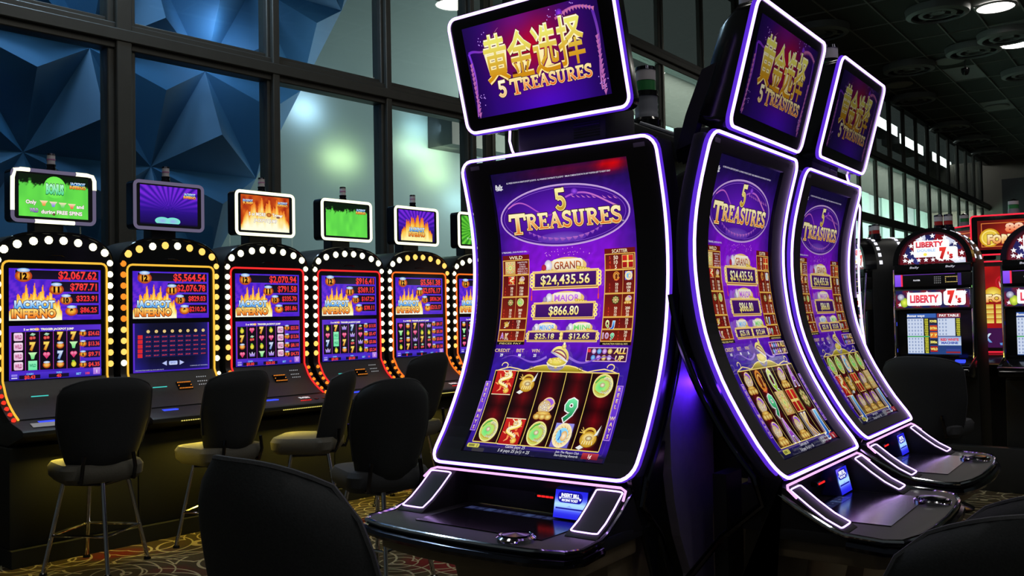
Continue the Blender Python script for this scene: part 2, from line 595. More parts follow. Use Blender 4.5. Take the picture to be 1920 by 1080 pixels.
# serif capitals drawn as strokes in a unit box (x 0..width, y 0..1)
def arc(cx, cy, rx, ry, a0, a1, n=12):
    return [(cx + rx * math.cos(RAD(a0 + (a1 - a0) * i / n)), cy + ry * math.sin(RAD(a0 + (a1 - a0) * i / n))) for i in range(n + 1)]
SERIF = {
    'T': (0.82, [([(0.41, 0.02), (0.41, 0.98)], 0.2), ([(0.0, 0.93), (0.82, 0.93)], 0.13), ([(0.2, 0.03), (0.62, 0.03)], 0.07), ([(0.03, 0.97), (0.0, 0.7)], 0.08), ([(0.79, 0.97), (0.82, 0.7)], 0.08)]),
    'R': (0.78, [([(0.2, 0), (0.2, 1)], 0.2), ([(0.2, 0.95)] + arc(0.4, 0.73, 0.22, 0.22, 90, -90) + [(0.2, 0.51)], 0.13), ([(0.38, 0.5), (0.74, 0.03)], 0.2), ([(0.04, 0.03), (0.38, 0.03)], 0.07), ([(0.02, 0.97), (0.3, 0.97)], 0.07)]),
    'E': (0.68, [([(0.2, 0), (0.2, 1)], 0.2), ([(0.02, 0.95), (0.64, 0.95)], 0.11), ([(0.2, 0.51), (0.5, 0.51)], 0.1), ([(0.02, 0.05), (0.66, 0.05)], 0.11), ([(0.63, 0.99), (0.62, 0.76)], 0.07), ([(0.65, 0.01), (0.66, 0.26)], 0.07), ([(0.5, 0.62), (0.5, 0.4)], 0.06)]),
    'A': (0.84, [([(0.1, 0.02), (0.42, 0.98)], 0.1), ([(0.4, 1.0), (0.72, 0.02)], 0.21), ([(0.22, 0.36), (0.6, 0.36)], 0.09), ([(0.0, 0.03), (0.24, 0.03)], 0.07), ([(0.56, 0.03), (0.86, 0.03)], 0.07)]),
    'S': (0.6, [(arc(0.31, 0.74, 0.22, 0.21, 20, 250, 12) + arc(0.29, 0.26, 0.24, 0.22, 80, -160, 12), 0.16), ([(0.53, 0.98), (0.53, 0.72)], 0.07), ([(0.05, 0.28), (0.05, 0.02)], 0.07)]),
    'U': (0.82, [([(0.18, 1), (0.18, 0.36)] + arc(0.4, 0.32, 0.22, 0.26, 180, 360) + [(0.64, 1)], 0.14), ([(0.18, 1.0), (0.18, 0.32)], 0.2), ([(0.02, 0.97), (0.36, 0.97)], 0.07), ([(0.5, 0.97), (0.8, 0.97)], 0.07)]),
    '5': (0.6, [([(0.14, 0.98), (0.12, 0.52)], 0.12), ([(0.1, 0.93), (0.56, 0.93)], 0.15), ([(0.12, 0.52)] + arc(0.27, 0.3, 0.26, 0.27, 120, -150, 14), 0.17), ([(0.56, 1.02), (0.57, 0.86)], 0.06)]),
}
def serif(A, s, cx, cz, h, w, c, c2, outline=(60, 24, 40), big=1.25):
    """logo lettering: first letter larger"""
    wid = [SERIF[ch][0] * (big if i == 0 else 1) + 0.07 for i, ch in enumerate(s)]
    sx = w / sum(wid)
    for k, (grow, ca, cb) in enumerate(((0.16, outline, outline), (0.07, (255, 244, 190), (255, 236, 170)), (0.0, c, c2))):
        x = cx - w / 2
        for i, ch in enumerate(s):
            b = big if i == 0 else 1.0
            for pts, wd in SERIF[ch][1]:
                P = np.array(pts, float)
                if len(P) == 2:
                    P = np.linspace(P[0], P[1], 6)
                if grow:
                    d0, d1 = P[0] - P[1], P[-1] - P[-2]
                    P[0] += d0 / np.linalg.norm(d0) * grow * 0.4
                    P[-1] += d1 / np.linalg.norm(d1) * grow * 0.4
                Q = np.stack([x + P[:, 0] * sx * b, cz + (P[:, 1] * b - 0.5 * b + (0.5 - 0.5 * b) * 0.4) * h], 1)
                t = np.gradient(P * [sx, h], axis=0)
                t /= np.maximum(np.linalg.norm(t, axis=1, keepdims=True), 1e-9)
                nn = np.stack([-t[:, 1], t[:, 0]], 1) * (wd + grow) * 0.5 * np.array([min(sx, h) * b] * 2)
                kk = len(Q)
                tt = np.clip(P[:, 1:2], 0, 1)
                col = np.array(cb, float) * (1 - tt) + np.array(ca, float) * tt
                A.put(np.concatenate([Q + nn, Q - nn]), [(j, j + 1, j + 1 + kk, j + kk) for j in range(kk - 1)], np.concatenate([col, col]))
            x += wid[i] * sx
        A.up()
    return A
# ------------------------------------------------------------------ the setting
UL, NL, WL = udir(41.5), ndir(41.5), 7.2          # window wall behind the left-hand row
U2, N2, W2 = udir(UR), ndir(UR), 6.488            # window wall receding to the right
def PL(a, n, z): 
    p = UL * a + NL * n
    return (p.x, p.y, z + H)
def P2(a, n, z):
    p = U2 * a + N2 * n
    return (p.x, p.y, z + H)
def slab(mb, P, a0, a1, n0, n1, z0, z1):
    """box laid out in a wall's own frame"""
    return mb.hexa([P(a0, n0, z0), P(a1, n0, z0), P(a1, n1, z0), P(a0, n1, z0)], [P(a0, n0, z1), P(a1, n0, z1), P(a1, n1, z1), P(a0, n1, z1)])

fl = MB().box(-16, 34, -8, 44, -0.1, 0).build('floor', M['carpet'])
struct(fl, 'dark casino carpet with pale swirling rings and red patches')

# ceiling: slab, bars, tiles
ce = MB(); slab(ce, P2, -6, 41.0, -24, W2 + 0.1, 5.745, 5.9)
ceiling = struct(ce.build('ceiling', M['tile']), 'dark grid ceiling of long tiles between thin pale bars')
PITCH_N, PITCH_A, N0, A0 = 0.755, 1.545, 4.75, 27.1
for k in range(-9, 3):
    n = N0 + k * PITCH_N
    b = MB(); slab(b, P2, 8, 41, n - 0.014, n + 0.014, 5.705, 5.745); b.build('ceiling_bar', M['bar'], ceiling)
for k in range(-12, 9):
    a = A0 + k * PITCH_A
    b = MB(); slab(b, P2, a - 0.012, a + 0.012, -1.9, W2, 5.708, 5.744); b.build('ceiling_bar', M['bar'], ceiling)
PALE = {(-2, -1), (-6, -3), (-4, -3), (1, -1), (4, -2)}
for i in range(-9, 9):
    for j in range(-6, 2):
        a0, n0 = A0 + i * PITCH_A, N0 + j * PITCH_N
        t = MB(); slab(t, P2, a0 + 0.015, a0 + PITCH_A - 0.015, n0 + 0.016, n0 + PITCH_N - 0.016, 5.722 + 0.004 * ((i * 7 + j * 3) % 3), 5.744)
        o = t.build('tile', M['tile_pale'] if (i, j) in PALE else M['tile'], ceiling)

# round air diffusers, speakers, downlights
def ceiling_disc(a, n): 
    p = P2(a, n, 5.705)
    return p
DIFF = [(18.75, 5.95), (18.97, 3.78), (22.3, 3.74), (21.6, 2.98), (23.0, 5.24), (26.5, 5.96), (31.29, 5.98), (34.3, 5.9), (37.4, 5.9), (25.4, 3.1)]
DLAB = ['large round ceiling diffuser just right of the second curved marquee', 'round ceiling diffuser at the top edge left of the lit downlight', 'round ceiling diffuser with a camera dome hanging beside it', 'round ceiling diffuser between the two lit downlights', 'round ceiling diffuser left of the pale square ceiling tile', 'round ceiling diffuser beside the window wall, nearest the third marquee', 'round ceiling diffuser by the window wall, first of the three that shrink away', 'round ceiling diffuser by the window wall, middle of the three that shrink away', 'round ceiling diffuser by the window wall, farthest of the three that shrink away', 'round ceiling diffuser at the right edge below the farther lit downlight']
for q, (a, n) in enumerate(DIFF):
    x, y, z = ceiling_disc(a, n)
    t = thing('ceiling_diffuser', DLAB[q], 'air vent', x, y, UR, z, 'round ceiling air diffusers')
    if q == 0:
        MB().lathe([(0.58, 0.0), (0.56, -0.13), (0.47, -0.16), (0.46, -0.12), (0.54, -0.10), (0.55, 0.0)], n=28, close=False).build('outer_ring', M['diffuser'], t, smooth=True)
        MB().lathe([(0.36, 0.0), (0.34, -0.12), (0.26, -0.13), (0.27, 0.0)], n=24, close=False).build('inner_ring', M['diffuser'], t, smooth=True)
        MB().lathe([(0.001, -0.08), (0.13, -0.10), (0.16, -0.04), (0.16, 0)], n=16, close=False).build('hub', M['diffuser'], t, smooth=True)
        for k in range(4):
            a_ = RAD(45 + 90 * k); c, s = math.cos(a_), math.sin(a_)
            v = [(r * c - o_ * s, r * s + o_ * c, zz) for zz in (-0.11, -0.02) for r, o_ in ((0.13, -0.012), (0.52, -0.05), (0.52, 0.05), (0.13, 0.012))]
            MB().hexa(v[:4], v[4:]).build('vane', M['diffuser'], t)
        diff0 = t
    else:
        for ch in diff0.children: copy_tree(ch, t)
for a, n, lab in [(24.8, 5.9, 'pale unlit ceiling disc between two diffusers near the window wall'), (23.18, 4.4, 'pale unlit ceiling disc just above the pale square tile'), (29.47, 4.4, 'pale unlit ceiling disc above the farther pale tile')]:
    x, y, z = P2(a, n, 5.70)
    t = thing('ceiling_speaker', lab, 'speaker', x, y, UR, z, 'flat pale discs in the ceiling')
    MB().lathe([(0.33, 0.01), (0.33, -0.015), (0.30, -0.03), (0.001, -0.03)], n=28, close=False).build('grille_cover', M['speaker'], t)
lamps = [(P2(19.6, 2.88, 5.7), 'lit white round downlight in pale tile at the upper right corner of the view'), (P2(22.67, 2.93, 5.7), 'lit white round downlight farther off, below the one in the upper right corner')]
for k, (x, y) in enumerate([(11.63, 9.02), (5.86, 10.69), (10.83, 15.47), (-2.0, -1.0), (-2.0, 4.0), (0.5, 1.5), (0.5, 4.0), (3.0, 1.5), (3.0, 4.0), (3.0, -3.5), (0.5, -3.5), (5.5, -1.0), (5.5, 1.5), (8.0, -3.5), (8.0, 1.5), (3.0, 6.5), (0.5, 6.5), (10.5, -1.0), (13.0, -1.0), (17.5, 12.5), (24.0, 20.5)]):  # unseen downlights added for room light, sparkle and window reflections
    lamps.append(((x, y, 5.70 + H), None))
for (p, lab) in lamps:
    t = thing('downlight', lab or 'round ceiling downlight added outside the view for room light and window reflections', 'lamp', p[0], p[1], UR, p[2], None if lab else 'ceiling downlights outside the view')
    MB().lathe([(0.325, -0.012), (0.001, -0.012)], n=28, close=False).build('lens', M['lamp'], t)
    MB().lathe([(0.325, 0.0), (0.325, -0.02), (0.36, -0.02), (0.37, 0.01)], n=28, close=False).build('trim_ring', M['tile_pale'], t)

# small camera dome hanging from the ceiling
x, y, z = P2(23.35, 4.1, 5.68)
t = thing('security_camera', 'small dark camera dome hanging from the ceiling by a round diffuser', 'camera', x, y, UR, z)
MB().tube([(0, 0, 0.05), (0, 0, -0.18)], 0.02).build('stem', M['dark_grey'], t)
MB().lathe([(0.001, -0.34), (0.06, -0.32), (0.09, -0.25), (0.09, -0.18), (0.001, -0.17)], n=16, close=False).build('dome', M['black_gloss'], t, smooth=True)

# left window wall
w1 = struct(thing('window_1', 'tall window wall behind the left-hand row of slot machines', None, 0, 0))
del w1['label']
def member(P, parent, name, a0, a1, n0, n1, z0, z1, m=None):
    b = MB(); slab(b, P, a0, a1, n0, n1, z0, z1)
    return b.build(name, m or M['frame'], parent, bevel=0.008, seg=1)
MU = [(2.02, 0.06), (3.47, 0.115), (4.895, 0.068), (6.25, 0.066), (7.5, 0.06), (8.31, 0.1)]
for a, hw in MU:
    member(PL, w1, 'mullion', a - hw, a + hw, WL, WL + 0.14, -H, 5.7)
    member(PL, w1, 'mullion_cap', a - hw * 0.55, a + hw * 0.55, WL - 0.05, WL, -H, 5.7)
member(PL, w1, 'transom', -2, 8.35, WL - 0.02, WL + 0.13, 2.19, 2.40)
member(PL, w1, 'transom_lip', -2, 8.35, WL - 0.06, WL - 0.02, 2.245, 2.345)
member(PL, w1, 'transom', -2, 8.35, WL - 0.02, WL + 0.13, 3.82, 4.04)
member(PL, w1, 'transom', -2, 8.35, WL - 0.02, WL + 0.13, -0.55, -0.40)
AL = [-0.2, 0.6] + [m_[0] for m_ in MU]
for a0, a1 in zip(AL[1:-1], AL[2:]):
    for z0, z1 in ((-0.40, 2.19), (2.40, 3.82), (4.04, 5.7)):
        member(PL, w1, 'pane', a0 + 0.05, a1 - 0.05, WL + 0.05, WL + 0.056, z0, z1, M['glass'])
        member(PL, w1, 'glazing_bead', a0 + 0.03, a1 - 0.03, WL + 0.03, WL + 0.08, z0 - 0.02, z0 + 0.045, M['frame'])

# right window wall
w2 = struct(thing('window_2', None, None, 0, 0))
A2 = [8.45] + [8.32 + 1.485 * k for k in range(1, 22)]
for k, a in enumerate(A2):
    hw = 0.085 if k % 3 == 0 else 0.055
    member(P2, w2, 'mullion', a - hw, a + hw, W2, W2 + 0.07, -H, 5.72)
    member(P2, w2, 'mullion_cap', a + hw * 0.1, a + hw * 0.7, W2 - 0.025, W2, -H, 5.72, M['frame_edge'])
member(P2, w2, 'transom', 8.3, 41, W2 - 0.03, W2 + 0.14, 2.16, 2.38)
member(P2, w2, 'transom', 8.3, 41, W2 - 0.03, W2 + 0.14, 3.80, 4.05)
member(P2, w2, 'transom_lip', 8.3, 41, W2 - 0.07, W2 - 0.03, 3.88, 3.97)
member(P2, w2, 'transom', 8.3, 41, W2 - 0.03, W2 + 0.14, 5.62, 5.74)
for a0, a1 in zip(A2[:-1], A2[1:]):
    for z0, z1 in ((-0.4, 2.16), (2.38, 3.80), (4.05, 5.62)):
        member(P2, w2, 'pane', a0 + 0.05, a1 - 0.05, W2 + 0.06, W2 + 0.066, z0, z1, M['glass'])

# facet wall behind the left windows: raised three-sided pyramids on a triangular grid
wall_left = struct(thing('wall_left', None, None, 0, 0))
FA, FR, FX, FZ, FN, FH = 1.127, 1.0, 3.096, 1.453, 8.2, 0.30
def edge_x(z): return 5.37 + (z - 1.45) * 0.5635 / FR
def apt(i, k): return (FX + FA * i + 0.5 * FA * k, FZ + FR * k)
for k in range(-2, 4):
    for i in range(-5, 4):
        p, q, r_, s_ = apt(i, k), apt(i + 1, k), apt(i, k + 1), apt(i + 1, k + 1)
        for tri_ in ((p, q, r_), (q, s_, r_)):
            if max(a - edge_x(z) for a, z in tri_) > 0.05 or max(a for a, z in tri_) < 0.9 or min(z for a, z in tri_) > 4.2:
                continue
            c = (sum(a for a, z in tri_) / 3, sum(z for a, z in tri_) / 3)
            v = [PL(a, FN, z) for a, z in tri_] + [PL(c[0], FN - FH, c[1])] + [PL(a, FN + 0.12, z) for a, z in tri_]
            MB().raw(v, [(0, 1, 3), (1, 2, 3), (2, 0, 3), (6, 5, 4), (0, 4, 5, 1), (1, 5, 6, 2), (2, 6, 4, 0)]).build('facet_panel', M['navy'], wall_left)
# satin back wall of the corridor beyond the glass
wb = struct(thing('wall_back', None, None, 0, 0))
b = MB(); slab(b, PL, 4.2, 12.2, 9.6, 9.75, -H, 4.6); b.build('wall_panel', M['back_glass'], wb)
NB = W2 + 2.2
for k in range(19):
    a0 = 11.2 + 1.6 * k
    b = MB(); slab(b, P2, a0, a0 + 1.6, NB + (0.06 if k % 3 == 1 else 0), NB + 0.15, -H, 3.86)
    b.build('wall_panel', M['concrete'] if k % 3 != 1 else M['back_glass'], wb)
b = MB(); slab(b, P2, 13.2, 41, W2 + 0.2, NB + 0.2, 3.88, 3.98); b.build('corridor_soffit', M['tile'], wb)
b = MB(); slab(b, PL, 9.09, 10.3, 9.1, 9.58, 2.41, 2.88); t = b.build('hanging_box', M['dark_grey'])
tag(t, 'dark square box hanging beyond the glass behind the row of slot machines', 'duct')
b = MB(); slab(b, P2, 40.9, 41.2, -24, NB, -H, 5.8); fw = struct(b.build('wall_far', M['far_wall'])); 
b = MB(); slab(b, P2, 40.80, 40.9, -6, 6.0, 2.1, 5.0); b.build('wall_panel', M['far_panel'], fw)

for k, (a, zz, lab) in enumerate(((31.4, 6.0, 'white light panel glowing beyond the dark upper panes, nearest of the three'), (35.1, 5.83, 'white light panel glowing beyond the dark upper panes, middle of the three'), (40.0, 5.84, 'white light panel glowing beyond the dark upper panes, farthest of the three'))):
    x, y, z = P2(a, W2 + 1.8, zz)
    t = thing('light_panel', lab, 'lamp', x, y, UR, z, 'light panels beyond the upper panes')
    MB().box(-1.7, 1.7, -.3, .3, -.18, .18).build('housing', M['tile_pale'], t, bevel=.02)
    MB().box(-1.67, 1.67, -.315, -.301, -.165, .165).build('lens', M['rect_lamp'], t)

def area(name, loc, aim, size, size_y, energy, rgb, spread=180):
    l = bpy.data.lights.new(name, 'AREA')
    l.shape = 'RECTANGLE'; l.size = size; l.size_y = size_y; l.energy = energy
    l.color = lin(rgb); l.spread = RAD(spread)
    o = bpy.data.objects.new(name, l)
    COL.objects.link(o)
    o.location = loc
    d = Vector(aim) - Vector(loc)
    o.rotation_euler = d.to_track_quat('-Z', 'Y').to_euler()
    return o
# unseen fill lights added beyond the glass to brighten the back walls
area('corridor_fill', PL(8.2, 7.6, 1.6), PL(8.2, 9.6, 1.6), 5.0, 3.0, 70, (222, 240, 240))
for k in range(7):
    area('corridor_fill', P2(13.5 + 4.4 * k, W2 + 0.4, 2.7), P2(13.5 + 4.4 * k, NB, 2.9), 4.2, 2.0, 430, (240, 242, 226))
area('facet_wall_fill', PL(2.6, 7.45, 4.6), PL(3.6, 8.3, 0.8), 3.2, 0.15, 185, (190, 222, 248))  # unseen light added to brighten the facets from above
for a, z, e, c, sx in ((7.55, 2.09, 1.5, (238, 250, 170), 0.5), (9.0, 2.37, 2.6, (240, 250, 200), 0.9), (9.22, 2.06, 1.2, (235, 250, 170), 0.5), (8.95, 2.66, 1.4, (200, 230, 240), 0.5), (6.98, 2.66, 1.8, (215, 232, 255), 0.35), (9.7, 1.7, 1.0, (200, 230, 235), 0.5)):  # unseen lights added close to the back wall to make its soft glows
    area('added_wall_glow', PL(a, 9.32, z), PL(a, 9.6, z), sx, 0.1, e * 2.4, c, 150)
area('added_wall_glow', PL(4.78, 7.72, 2.80), PL(4.78, 8.0, 2.77), 0.12, 0.12, 3.5, (225, 235, 255), 150)  # added light for the soft glow on the facets
# ------------------------------------------------------------------ curved-screen slot machines
YS = np.array([-0.0078, 0.0138, 0.0339, 0.0483, 0.0542, 0.0526, 0.044, 0.0307, 0.0074, -0.0242, -0.0666, -0.1124, -0.1746])
ZS = np.linspace(.488, -.43, 13)
_zf = np.linspace(-0.46, 0.52, 197)
_yf = np.interp(_zf, ZS[::-1], YS[::-1])
_yf[_zf < -0.43] = YS[-1] + (_zf[_zf < -0.43] + 0.43) * 0.9
_yf[_zf > 0.488] = YS[0] - (_zf[_zf > 0.488] - 0.488) * 0.32
for _ in range(60):
    _yf[1:-1] = _yf[1:-1] * 0.5 + (_yf[:-2] + _yf[2:]) * 0.25
def yp(z):
    return np.interp(z, _zf, _yf)

def rot_ell(cx, cz, rx, rz, deg, n=26, a0=0, a1=360):
    c, q = math.cos(RAD(deg)), math.sin(RAD(deg))
    P = []
    for k in range(n + 1):
        a = RAD(a0 + (a1 - a0) * k / n)
        x, z = rx * math.cos(a), rz * math.sin(a)
        P.append((cx + x * c - z * q, cz + x * q + z * c))
    return P
def bowl(A, cx, cz, s):
    z0 = cz - .020 * s
    A.poly([(cx - .034 * s, z0 + .006 * s)] + [(cx + .034 * s * math.cos(RAD(a)), z0 + .004 * s + .024 * s * math.sin(RAD(a))) for a in range(180, 361, 12)], (240, 238, 248), (120, 110, 140)).up()
    A.text('oOoOo', cx, z0 - .006 * s, .0085 * s, (110, 100, 140), w=.052 * s, bold=.03).up()
    A.ell(cx, z0 - .007 * s, .006 * s, .006 * s, (240, 226, 120), (180, 150, 60)).up()
    A.ell(cx, z0 + .008 * s, .034 * s, .012 * s, (250, 240, 120), (200, 176, 50)).up()
    for k in range(16):
        A.ell(cx + random.uniform(-.028, .02) * s, z0 + random.uniform(.004, .017) * s, .0042 * s, .0034 * s, (255, 250, 170), (226, 190, 60))
    A.up()
    A.line(rot_ell(cx, z0 + .006 * s, .0345 * s, .012 * s, 0, 20, 180, 360), .003 * s, (255, 246, 190)).up()
    lid = rot_ell(cx + .006 * s, z0 + .022 * s, .035 * s, .030 * s, -24, 22, 0, 180)
    A.poly(lid, (250, 238, 140), (206, 176, 70)).up()
    for k, (c, r) in enumerate((((236, 232, 226), .98), ((150, 50, 90), .80), ((244, 230, 160), .62), ((120, 60, 110), .44))):
        A.line(rot_ell(cx + .006 * s, z0 + .022 * s, .035 * s * (1 - .08 * k), .030 * s * (1 - r) + .002 * s, -24, 16, 0, 180), .0038 * s, c).up()
    A.line([lid[0], lid[-1]], .005 * s, (240, 236, 240), (170, 160, 180)).up()
    A.ell(cx + .018 * s, z0 + .052 * s, .008 * s, .007 * s, (255, 246, 170), (200, 170, 60)).up()
    A.ell(cx + .018 * s, z0 + .060 * s, .004 * s, .004 * s, (255, 250, 200)).up()

def sym_disc(A, x, z, r):        # green and gold coin with a coiled scaly body
    A.ell(x, z, r, r * .98, (150, 240, 120), (210, 200, 90)).up()
    A.ring(x, z, r, r * .98, r * .10, (240, 232, 150)).up()
    A.ell(x - r * .2, z - r * .1, r * .5, r * .45, (90, 225, 120), (160, 235, 130)).up()
    A.ring(x + r * .2, z, r * .72, r * .72, r * .30, (238, 236, 190), a0=-120, a1=110, c2=(180, 170, 70))
    A.up()
    for k in range(7):
        a = RAD(-110 + 32 * k)
        A.ell(x + r * .2 + r * .57 * math.cos(a), z + r * .57 * math.sin(a), r * .09, r * .09, (255, 255, 240), (120, 130, 70))
    A.ell(x - r * .05, z + r * .05, r * .26, r * .2, (250, 246, 220), (170, 150, 90)).up()
    A.line([(x - r * .8, z + r * .2), (x - r * .4, z + r * .62), (x + r * .1, z + r * .78)], r * .12, (60, 170, 70))
    A.line([(x - r * .7, z - r * .4), (x - r * .2, z - r * .66), (x + r * .35, z - r * .7)], r * .10, (196, 170, 60)).up()
def sym_scroll(A, x, z, r):      # red tile with a pale coiling ribbon
    A.rect(x - r, x + r, z - r, z + r, (170, 16, 20), (205, 36, 30)).up()
    for k in range(7):                # flames behind the body
        a = RAD(52 * k + 15)
        A.line([(x + r * .3 * math.cos(a), z + r * .3 * math.sin(a)), (x + r * .62 * math.cos(a + .4), z + r * .62 * math.sin(a + .4)), (x + r * .92 * math.cos(a + .2), z + r * .92 * math.sin(a + .2))], [r * .26, r * .16, r * .03], (255, 120, 60), (250, 190, 120))
    A.up()
    tt = np.linspace(0, 1, 34)
    px = x + r * .58 * np.sin(tt * 8.6 + .5) * (1 - .25 * tt)
    pz = z + r * (.74 - 1.42 * tt)
    wv = r * (.40 - .26 * tt)
    A.line(np.stack([px, pz], 1), wv + r * .08, (110, 40, 16)).up()
    A.line(np.stack([px, pz], 1), wv, (255, 226, 110), (250, 214, 90)).up()
    A.line(np.stack([px, pz + r * .02], 1), wv * .45, (255, 252, 226), (255, 240, 170)).up()
    for k in range(0, 34, 2):
        A.ell(px[k], pz[k] + r * .14, r * .06, r * .07, (255, 255, 250), (220, 200, 170), n=8)
    A.up()
    A.ell(x + r * .12, z + r * .62, r * .26, r * .22, (255, 250, 220), (226, 180, 80)).up()
    for k in (-1, 1):
        A.line([(x + r * (.12 + .12 * k), z + r * .74), (x + r * (.12 + .42 * k), z + r * .92)], r * .07, (255, 246, 210))
    A.ell(x + r * .05, z + r * .64, r * .045, r * .045, (120, 20, 20)); A.ell(x + r * .22, z + r * .64, r * .045, r * .045, (120, 20, 20)).up()
    A.ell(x + r * .45, z - r * .66, r * .28, r * .22, (255, 232, 120), (220, 150, 40))
    A.line([(x - r, z - r * .98), (x + r, z - r * .98)], r * .06, (250, 236, 190)); A.line([(x - r, z + r * .98), (x + r, z + r * .98)], r * .06, (250, 236, 190)).up()
def sym_ingot(A, x, z, r):       # golden ring with a pale leaf
    A.ell(x, z - r * .15, r * .82, r * .62, (250, 226, 110), (190, 140, 30)).up()
    A.ell(x, z - r * .02, r * .62, r * .36, (255, 248, 190), (225, 180, 60)).up()
    A.ell(x + r * .05, z - r * .08, r * .34, r * .2, (250, 246, 200), (150, 100, 20)).up()
    A.ring(x, z + r * .32, r * .62, r * .45, r * .2, (250, 220, 100), a0=-10, a1=190, c2=(190, 140, 40)).up()
    A.poly([(x + r * .45, z + r * .1), (x + r * .95, z + r * .98), (x + r * .78, z + r * .2)], (255, 255, 250), (220, 226, 226))
    A.poly([(x - r * .95, z - r * .85), (x - r * .6, z - r * .62), (x - r * .2, z - r * .78), (x - r * .55, z - r * .98)], (235, 240, 235)).up()
    for k in (-1, 0, 1):
        A.line([(x - r * .5, z + r * .3), (x - r * (.9 - .1 * k), z + r * (.55 + .2 * k))], r * .06, (250, 210, 100))
    for k in range(5):
        A.line([(x + r * (-.5 + .25 * k), z - r * .55), (x + r * (-.42 + .22 * k), z - r * .28)], r * .05, (255, 250, 210))
    A.up()
def sym_pot(A, x, z, r):         # pearls heaped in gold over a violet disc
    A.ell(x + r * .25, z + r * .3, r * .7, r * .62, (130, 60, 200), (170, 110, 235)).up()
    A.ring(x + r * .25, z + r * .3, r * .7, r * .62, r * .1, (250, 220, 160)).up()
    A.ell(x - r * .05, z + r * .08, r * .66, r * .6, (250, 240, 205), (205, 170, 110)).up()
    for k in range(10):
        a = RAD(36 * k); d = .42 if k % 2 else .2
        A.ell(x - r * .05 + r * d * math.cos(a), z + r * .08 + r * d * math.sin(a), r * .12, r * .11, (255, 255, 250), (170, 130, 90))
    A.up()
    for dx in (-.6, 0, .6):
        A.ell(x + r * dx, z - r * .7, r * .38, r * .26, (255, 236, 140), (180, 110, 20))
    A.ell(x, z - r * .42, r * .75, r * .16, (250, 220, 120), (200, 140, 40)).up()
    A.line([(x + r * .4, z), (x + r * .75, z + r * .25), (x + r * .95, z + r * .5)], r * .16, (250, 232, 180), (220, 170, 90)).up()
def sym_bird(A, x, z, r):        # lavender tile, gold ring, blue heart
    A.rect(x - r * .92, x + r * .92, z - r * .95, z + r * .95, (110, 100, 200), (150, 146, 230)).up()
    A.ell(x, z, r * .95, r * .98, (236, 190, 80), (250, 236, 190)).up()
    for k in range(14):
        a = RAD(k * 25.7)
        A.line([(x + r * .6 * math.cos(a), z + r * .6 * math.sin(a)), (x + r * .93 * math.cos(a + .35), z + r * .93 * math.sin(a + .35))], r * .07, (200, 130, 40), (255, 250, 220))
    A.up()
    A.ell(x, z, r * .6, r * .6, (110, 190, 240), (150, 220, 250)).up()
    A.ell(x + r * .2, z - r * .05, r * .34, r * .4, (250, 244, 220), (230, 170, 70)).up()
    A.line([(x - r * .3, z + r * .4), (x - r * .1, z), (x - r * .25, z - r * .4)], r * .12, (40, 120, 210)).up()
def sym_gift(A, x, z, r):
    A.rect(x - r, x - r * .12, z - r, z + r, (150, 16, 20), (215, 40, 36)); A.rect(x + r * .12, x + r, z - r, z + r, (150, 16, 20), (215, 40, 36)).up()
    A.rect(x - r * .14, x + r * .14, z - r, z + r, (235, 200, 90)); A.rect(x - r, x + r, z - r * .1, z + r * .12, (245, 214, 110)).up()
    A.frame(x - r, x + r, z - r, z + r, r * .07, (240, 210, 120)).up()
    A.ell(x, z, r * .24, r * .24, (255, 246, 190), (220, 170, 60)).up()
def sym_ringgold(A, x, z, r):
    A.ell(x, z, r * .85, r * .95, (120, 46, 20), (70, 20, 14)).up()
    A.ring(x, z + r * .05, r * .8, r * .9, r * .26, (250, 170, 60), a0=20, a1=340, c2=(180, 80, 20)).up()
    A.ring(x, z, r * .5, r * .6, r * .2, (255, 210, 110), a0=-60, a1=230, c2=(200, 110, 30)).up()
    A.line([(x - r * .5, z - r * .8), (x + r * .1, z - r * .95), (x + r * .6, z - r * .6)], r * .14, (220, 90, 60)).up()
def sym_tile(A, x, z, r):
    A.rect(x - r, x + r, z - r, z + r, (200, 160, 90), (226, 196, 130)).up()
    for k in range(12):
        a = RAD(30 * k)
        A.ell(x + r * .72 * math.cos(a), z + r * .72 * math.sin(a), r * .2, r * .18, (206, 60, 50) if k % 2 else (110, 140, 70), (240, 220, 160))
    A.up().ell(x, z, r * .5, r * .5, (250, 246, 190), (210, 190, 80)).up()
    A.ell(x, z, r * .24, r * .24, (120, 190, 90), (240, 230, 150)).up()
def sym_flower(A, x, z, r):
    A.ell(x, z, r * .9, r * .9, (36, 40, 26), (60, 60, 30)).up()
    for k in range(8):
        a = RAD(45 * k)
        A.ell(x + r * .55 * math.cos(a), z + r * .55 * math.sin(a), r * .26, r * .22, (236, 216, 150), (120, 120, 50))
    A.up().ell(x, z, r * .34, r * .3, (245, 190, 170), (200, 170, 90)).up()
LET = {'9': ((120, 240, 170), (20, 120, 70)), 'Q': ((236, 250, 150), (150, 190, 40)), 'A': ((220, 130, 250), (120, 40, 170)), 'K': ((250, 220, 130), (170, 110, 30)), 'J': ((130, 210, 255), (30, 90, 190))}
def sym_letter(A, ch, x, z, r):
    c, c2 = LET[ch]
    A.text(ch, x, z, r * 1.75, c, c2, w=r * 1.25, bold=.03, outline=(250, 250, 250), ow=.035, slant=.12 if ch in '9J' else 0).up()
SYM = dict(d=sym_disc, s=sym_scroll, i=sym_ingot, p=sym_pot, b=sym_bird, g=sym_gift, o=sym_ringgold, t=sym_tile, f=sym_flower)

